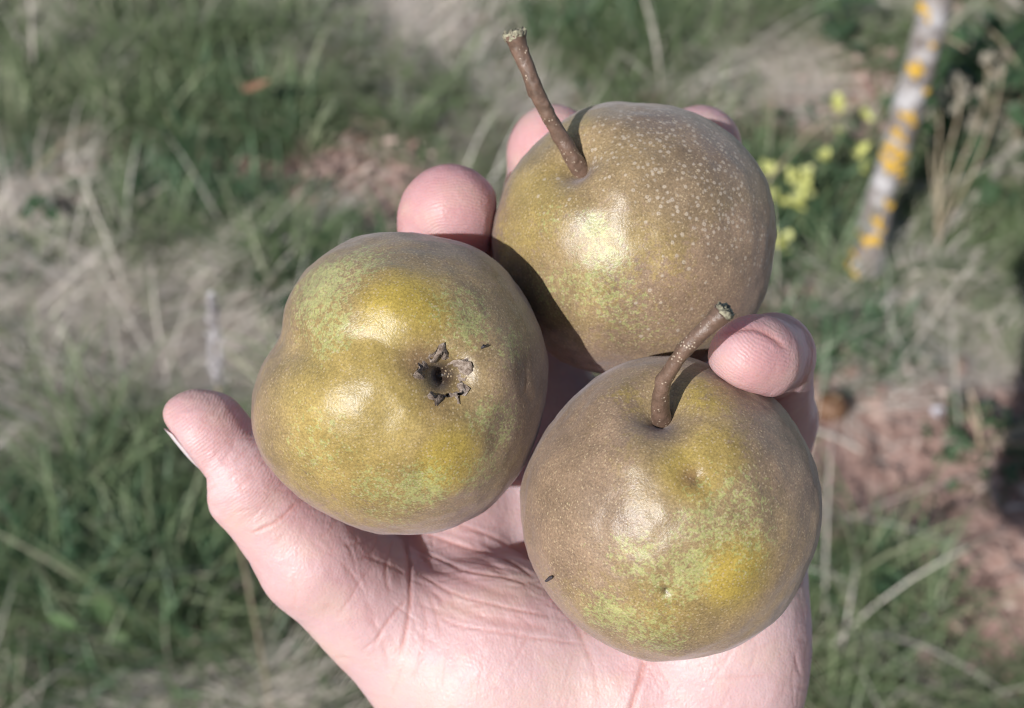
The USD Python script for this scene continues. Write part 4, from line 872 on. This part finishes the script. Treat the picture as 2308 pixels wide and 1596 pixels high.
flower_plant((1800, 560), [(1780, 402, 1.2), (1818, 400, 1.5), (1806, 432, 1.9), (1800, 458, 1.2), (1768, 455, 1.0)], 'biggest cluster of yellow flowers beside the back pear', 4, 22, .012)
flower_plant((1738, 560), [(1735, 380, 1.2), (1740, 440, 1.0)], 'yellow flower half hidden behind the right side of the back pear', 5)
flower_plant((1755, 640), [(1752, 545, 1.7)], 'lowest yellow flower, close beside the back pear above the little finger', 6)

def stalk(pts, r0, r1, parent, m, name='stem', steps=6):
    v, f = tube(pts, np.linspace(r0, r1, len(pts)), 7, steps); return obj(name, (v, f), m, parent)
# dry seed heads right of the trunk
b = on_ground(2116, 600); sh = thing('dry_seed_plant', 'dead brown weed with fluffy seed heads standing right of the trunk', 'plant', b)
for i, (pts, heads) in enumerate([([(2118, 520), (2112, 400), (2116, 290), (2113, 225)], [(2113, 217, 1), (2122, 240, .8), (2130, 195, .8)]), ([(2116, 450), (2140, 330), (2160, 250), (2155, 185)], [(2152, 178, 1), (2166, 230, 1.1), (2176, 200, .9), (2150, 250, .8)]),
        ([(2120, 500), (2170, 360), (2210, 260), (2222, 150)], [(2222, 140, 1.1), (2208, 215, 1), (2192, 275, 1.1), (2235, 180, .9)]), ([(2122, 530), (2195, 380), (2240, 250), (2262, 140)], [(2262, 130, 1.1), (2250, 165, .9), (2215, 290, .9), (2180, 290, .9)]), ([(2118, 560), (2104, 430), (2095, 330)], [(2096, 320, .6)])]):
    w = [np.zeros(3)] + [V(x, y, b[1] + .03 * k + .01 * i) - b for k, (x, y) in enumerate(pts)]
    stalk(w, .0032, .0012, sh, M['dry_stem'])
    for j, (x, y, k) in enumerate(heads):
        c = V(x, y, b[1] + .03 * len(pts) + .01 * i) - b
        v, f, tn = petals(c, 18, .012 * k, 300 + i * 10 + j); obj('seed_head', (v, f), M['fluff'], sh, True, {'tone': tn})
# a tall grass ear close in front of the meadow, left of the thumb
b = on_ground(614, 1660); ge = thing('grass_ear', 'single pale grass ear on a tall stalk rising behind the thumb', 'grass stalk', b)
ear = [V(x, y, .56) for x, y in ((478, 676), (484, 760), (492, 870))]; ee = np.array(ear)
stalk([np.zeros(3), V(575, 1400, .655) - b, V(535, 1200, .615) - b, ee[2] - b, ee[1] - b, ee[0] - b], .0016, .0007, ge, M['dry_stem'], 'stalk')
ps, tn = [], []
for i in range(260):
    s = pr.uniform(0, 1); c = ee[0] + (ee[2] - ee[0]) * s + pr.normal(0, .0016, 3) * (.5 + s); v, f = leaf(pr.uniform(.005, .009), .0024, .3, 0, 3)
    v = rotz(roty(v, -pr.uniform(.8, 1.4)), pr.uniform(0, 6.28)); ps.append((v + c - b, f)); tn.append(np.full(len(v), pr.uniform(.4, 1)))
M['pale_ear'] = leafy('pale_grass_ear', [(0, (.50, .47, .47)), (1, (.74, .71, .72))], trans=.3, rough=.8)
v, f = join(ps); obj('seed_spike', (v, f), M['pale_ear'], ge, True, {'tone': np.concatenate(tn)})
# fallen sticks and stems
def stick(pxs, r0, r1, label, name='dead_stem', m='pale_stem', lift=.02, cat='stick'):
    w = [on_ground(x, y, lift) for x, y in pxs]; t = thing(name, label, cat, w[0]); stalk([q - w[0] for q in w], r0, r1, t, M[m], 'shaft', 8)
    r = np.random.default_rng(int(pxs[0][0]))
    for k in range(2):
        a = w[-2] - w[0] + (w[-1] - w[-2]) * r.uniform(.1, .6); stalk([a, a + np.array([r.normal() * .05, r.normal() * .05, .03])], r1 * .7, r1 * .3, t, M[m], 'twig')
stick([(2258, 360), (2200, 440), (2130, 510), (2060, 600), (1990, 690)], .011, .006, 'long pinkish dead stem lying in the grass right of the trunk, pointing down left', lift=.05)
stick([(1820, 668), (1930, 645), (2040, 628), (2120, 615)], .007, .004, 'pale straight dead stem lying across the foot of the trunk')
stick([(1880, 710), (1950, 695), (2020, 700)], .005, .003, 'short curved dead stem lying just below the foot of the trunk')
stick([(1830, 968), (1930, 1010), (2010, 1075)], .004, .002, 'thin pale dead stem on bare soil to the right of the little finger', lift=.006)
w = [V(x, y, on_ground(1760, 560)[1] + .02 * i) for i, (x, y) in enumerate([(1758, 372), (1800, 325), (1860, 270), (1930, 237), (1996, 214)])]
t = thing('bent_stalk', 'thin arching dry stalk crossing from the back pear towards the trunk', 'grass stalk', w[0]); g0 = np.array([w[0][0] - .05, w[0][1], terrain(w[0][0], w[0][1])])
stalk([g0 - w[0]] + [q - w[0] for q in w], .0022, .0011, t, M['dry_stem'], 'shaft', 8)
w = [on_ground(70, 395, .05), on_ground(120, 345, .09), on_ground(180, 295, .12), on_ground(225, 270, .12)]
t = thing('bent_stalk', 'thin dry stalk slanting up right over the grass at the left edge', 'grass stalk', w[0]); stalk([q - w[0] for q in w], .003, .0015, t, M['dry_stem'], 'shaft', 8)
w = [on_ground(75, 150, .03), V(72, 60, on_ground(75, 150)[1]), V(66, -15, on_ground(75, 150)[1] + .03)]
t = thing('upright_stalk', 'pale upright dry stalk at the top left corner', 'grass stalk', w[0]); stalk([q - w[0] for q in w], .005, .003, t, M['pale_stem'], 'shaft', 6)
w = [on_ground(1487, 180, .03), V(1475, 90, on_ground(1487, 180)[1]), V(1452, 0, on_ground(1487, 180)[1] + .05), V(1440, -40, on_ground(1487, 180)[1] + .08)]
t = thing('upright_stalk', 'thin pale stalk standing above the back pear at the top of the picture', 'grass stalk', w[0]); stalk([q - w[0] for q in w], .003, .002, t, M['pale_stem'], 'shaft', 6)
# fallen leaf, rotten fruit, stone
b = on_ground(575, 216, .11); t = thing('fallen_leaf', 'curled orange brown fallen leaf lying on the grass', 'leaf', b)
M['orange'] = mat('orange_leaf', {'tc': ('texture_coordinate', {}), 'n': ('noise_texture', {'scale': 90.0, 'detail': 4.0}), 'c': ('rgb_ramp', {'ramp': [(.3, (.30, .14, .085)), (.7, (.47, .26, .175))]}), 'p': ('principled_bsdf', {'roughness': .6}), 'tr': ('translucent_bsdf', {}), 'mx': ('mix_closure', {'fac': .25})},
    [('tc.object', 'n.vector'), ('n.fac', 'c.fac'), ('c.color', 'p.base_color'), ('c.color', 'tr.color'), ('p.BSDF', 'mx.closure1'), ('tr.BSDF', 'mx.closure2')], surface='mx.closure')
v, f = leaf(.075, .050, .5, -.9, 10, .12); v[:, 0] -= .036; v = rotz(roty(v, .25), -.5)
obj('blade', (v, f), M['orange'], t)
stalk([np.array([-.027, .014, .012]), np.array([-.040, .022, .030])], .0012, .0008, t, M['dry_stem'], 'leaf_stalk')
b = on_ground(1872, 918, .040); t = thing('rotten_fruit', 'round brown rotten fruit lying on the soil right of the little finger', 'fruit', b)
ic = trimesh.creation.icosphere(subdivisions=4); u = np.array(ic.vertices); v = u * (.027 + .004 * (meshkit.fbm(u * 3, 3, 2) - .5) - .006 * np.exp(-((1 - u[:, 2]) / .08) ** 2))[:, None] * np.array([1.08, 1, .9])
M['rot'] = mat('rotten_skin', {'tc': ('texture_coordinate', {}), 'n': ('noise_texture', {'scale': 110.0, 'detail': 5.0}), 'c': ('rgb_ramp', {'ramp': [(.3, (.07, .032, .014)), (.7, (.17, .085, .04))]}), 'p': ('principled_bsdf', {'roughness': .6})}, [('tc.object', 'n.vector'), ('n.fac', 'c.fac'), ('c.color', 'p.base_color')])
obj('flesh', (v, np.array(ic.faces)), M['rot'], t); stalk([np.array([0, 0, .015]), np.array([.004, .002, .024]), np.array([.010, .004, .030])], .0016, .0012, t, M['dry_stem'])
def pebble(pxy, R, label, m):
    b = on_ground(*pxy); ic = trimesh.creation.icosphere(subdivisions=3); u = np.array(ic.vertices); v = u * R * (1 + .5 * (meshkit.fbm(u * 2 + R * 900, 3, 5) - .5))[:, None] * np.array([1.2, 1, .7]) + [0, 0, R * .5]
    o = obj('pebble', (v + b, np.array(ic.faces)), m, None, True); tag(o, label, 'stone')
M['stone'] = mat('pale_stone', {'p': ('principled_bsdf', {'base_color': (.62, .60, .66), 'roughness': .7})}, [])
pebble((2112, 932), .010, 'small whitish stone on the straw right of the rotten fruit', M['stone'])
pebble((2082, 1198), .006, 'tiny bluish white pebble on the reddish soil at lower right', M['stone'])
# broad green leaves
def leafy_plant(pxy, leaves, label, name='leafy_weed', m='weed'):
    b = on_ground(*pxy); t = thing(name, label, 'plant', b)
    for i, (x, y, L, W, az, up, tone) in enumerate(leaves):
        r = np.random.default_rng(i + int(x)); c = on_ground(x, y, .07 + .02 * (i % 3))
        v, f = leaf(L, W, .3, .25, 9, .05); v[:, 0] -= L * .5; v = rotz(roty(rotx(v, r.normal(0, .25)), -up), az) + c - b
        lf = obj('leaf', (v, f), M[m], t, True, {'tone': np.full(len(v), tone)})
        q = rotz(roty(np.array([[-L * .5, 0, 0]]), -up), az)[0] + c - b
        stalk([np.zeros(3) + [0, 0, .005], q * .5 + [0, 0, .012], q], .0022, .0016, t, M['green_stem'], 'leaf_stalk', 3)
M['pale_leaf'] = leafy('pale_green_leaf', [(0, (.10, .17, .06)), (.6, (.20, .30, .13)), (1, (.30, .40, .20))], trans=.45)
leafy_plant((1900, 110), [(1893, 55, .13, .09, 1.2, .2, .3), (1880, 10, .12, .07, .4, .2, .6), (1935, -5, .12, .06, -.4, .3, .5), (1915, 100, .09, .05, 2.2, .1, .15)], 'broad dark green leaves at the top edge left of the trunk')
leafy_plant((215, 1390), [(185, 1300, .10, .050, 1.95, .25, 1.0), (225, 1370, .06, .030, 2.2, .2, .8), (140, 1400, .05, .018, 2.8, .4, .5), (270, 1440, .05, .018, -.6, .3, .6)], 'pale green dock leaf catching the sun in the grass at lower left', 'dock_plant', 'pale_leaf')
leafy_plant((90, 470), [(85, 455, .06, .04, .3, .2, .6), (60, 475, .05, .03, 2.0, .2, .8), (115, 480, .05, .03, -1.0, .2, .4)], 'greyish round leaved weed at the left edge above the straw', 'leafy_weed', 'weed')
leafy_plant((2000, 1310), [(1985, 1290, .05, .025, 1.0, .3, .8), (2015, 1300, .045, .022, 2.2, .3, .6), (1995, 1330, .045, .022, -.8, .3, .4)], 'small bright green weed on the soil right of the nearest pear', 'leafy_weed', 'weed')
# dark bush in the top right corner and shaded clump at the right edge
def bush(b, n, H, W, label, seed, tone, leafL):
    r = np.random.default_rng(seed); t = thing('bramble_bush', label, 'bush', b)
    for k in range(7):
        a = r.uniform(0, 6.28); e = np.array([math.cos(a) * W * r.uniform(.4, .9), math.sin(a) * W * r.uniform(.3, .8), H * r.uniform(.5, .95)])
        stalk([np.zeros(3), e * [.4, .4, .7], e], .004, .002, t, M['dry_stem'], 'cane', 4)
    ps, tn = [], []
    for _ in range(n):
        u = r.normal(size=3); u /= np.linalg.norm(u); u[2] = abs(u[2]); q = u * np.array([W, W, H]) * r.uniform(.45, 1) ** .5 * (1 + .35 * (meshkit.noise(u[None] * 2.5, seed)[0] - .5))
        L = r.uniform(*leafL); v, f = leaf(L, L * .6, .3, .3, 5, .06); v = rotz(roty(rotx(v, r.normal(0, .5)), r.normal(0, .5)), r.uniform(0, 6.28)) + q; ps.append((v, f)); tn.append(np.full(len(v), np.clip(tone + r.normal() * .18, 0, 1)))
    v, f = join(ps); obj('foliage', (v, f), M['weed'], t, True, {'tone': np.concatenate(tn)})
bush(on_ground(2290, 330), 420, .34, .30, 'dark leafy bramble in the shade at the top right corner', 4, .08, (.04, .075))
bush(on_ground(2205, 1010), 80, .07, .10, 'low grey green leafy clump on the straw at the right', 9, .2, (.02, .035))
bush(on_ground(735, 655), 260, .07, .17, 'low dark green weeds added as a stand-in for shadow on the ground above left of the yellow pear', 17, .02, (.02, .04))  # added clump, darkest leaf tone so it reads as a patch of shadow
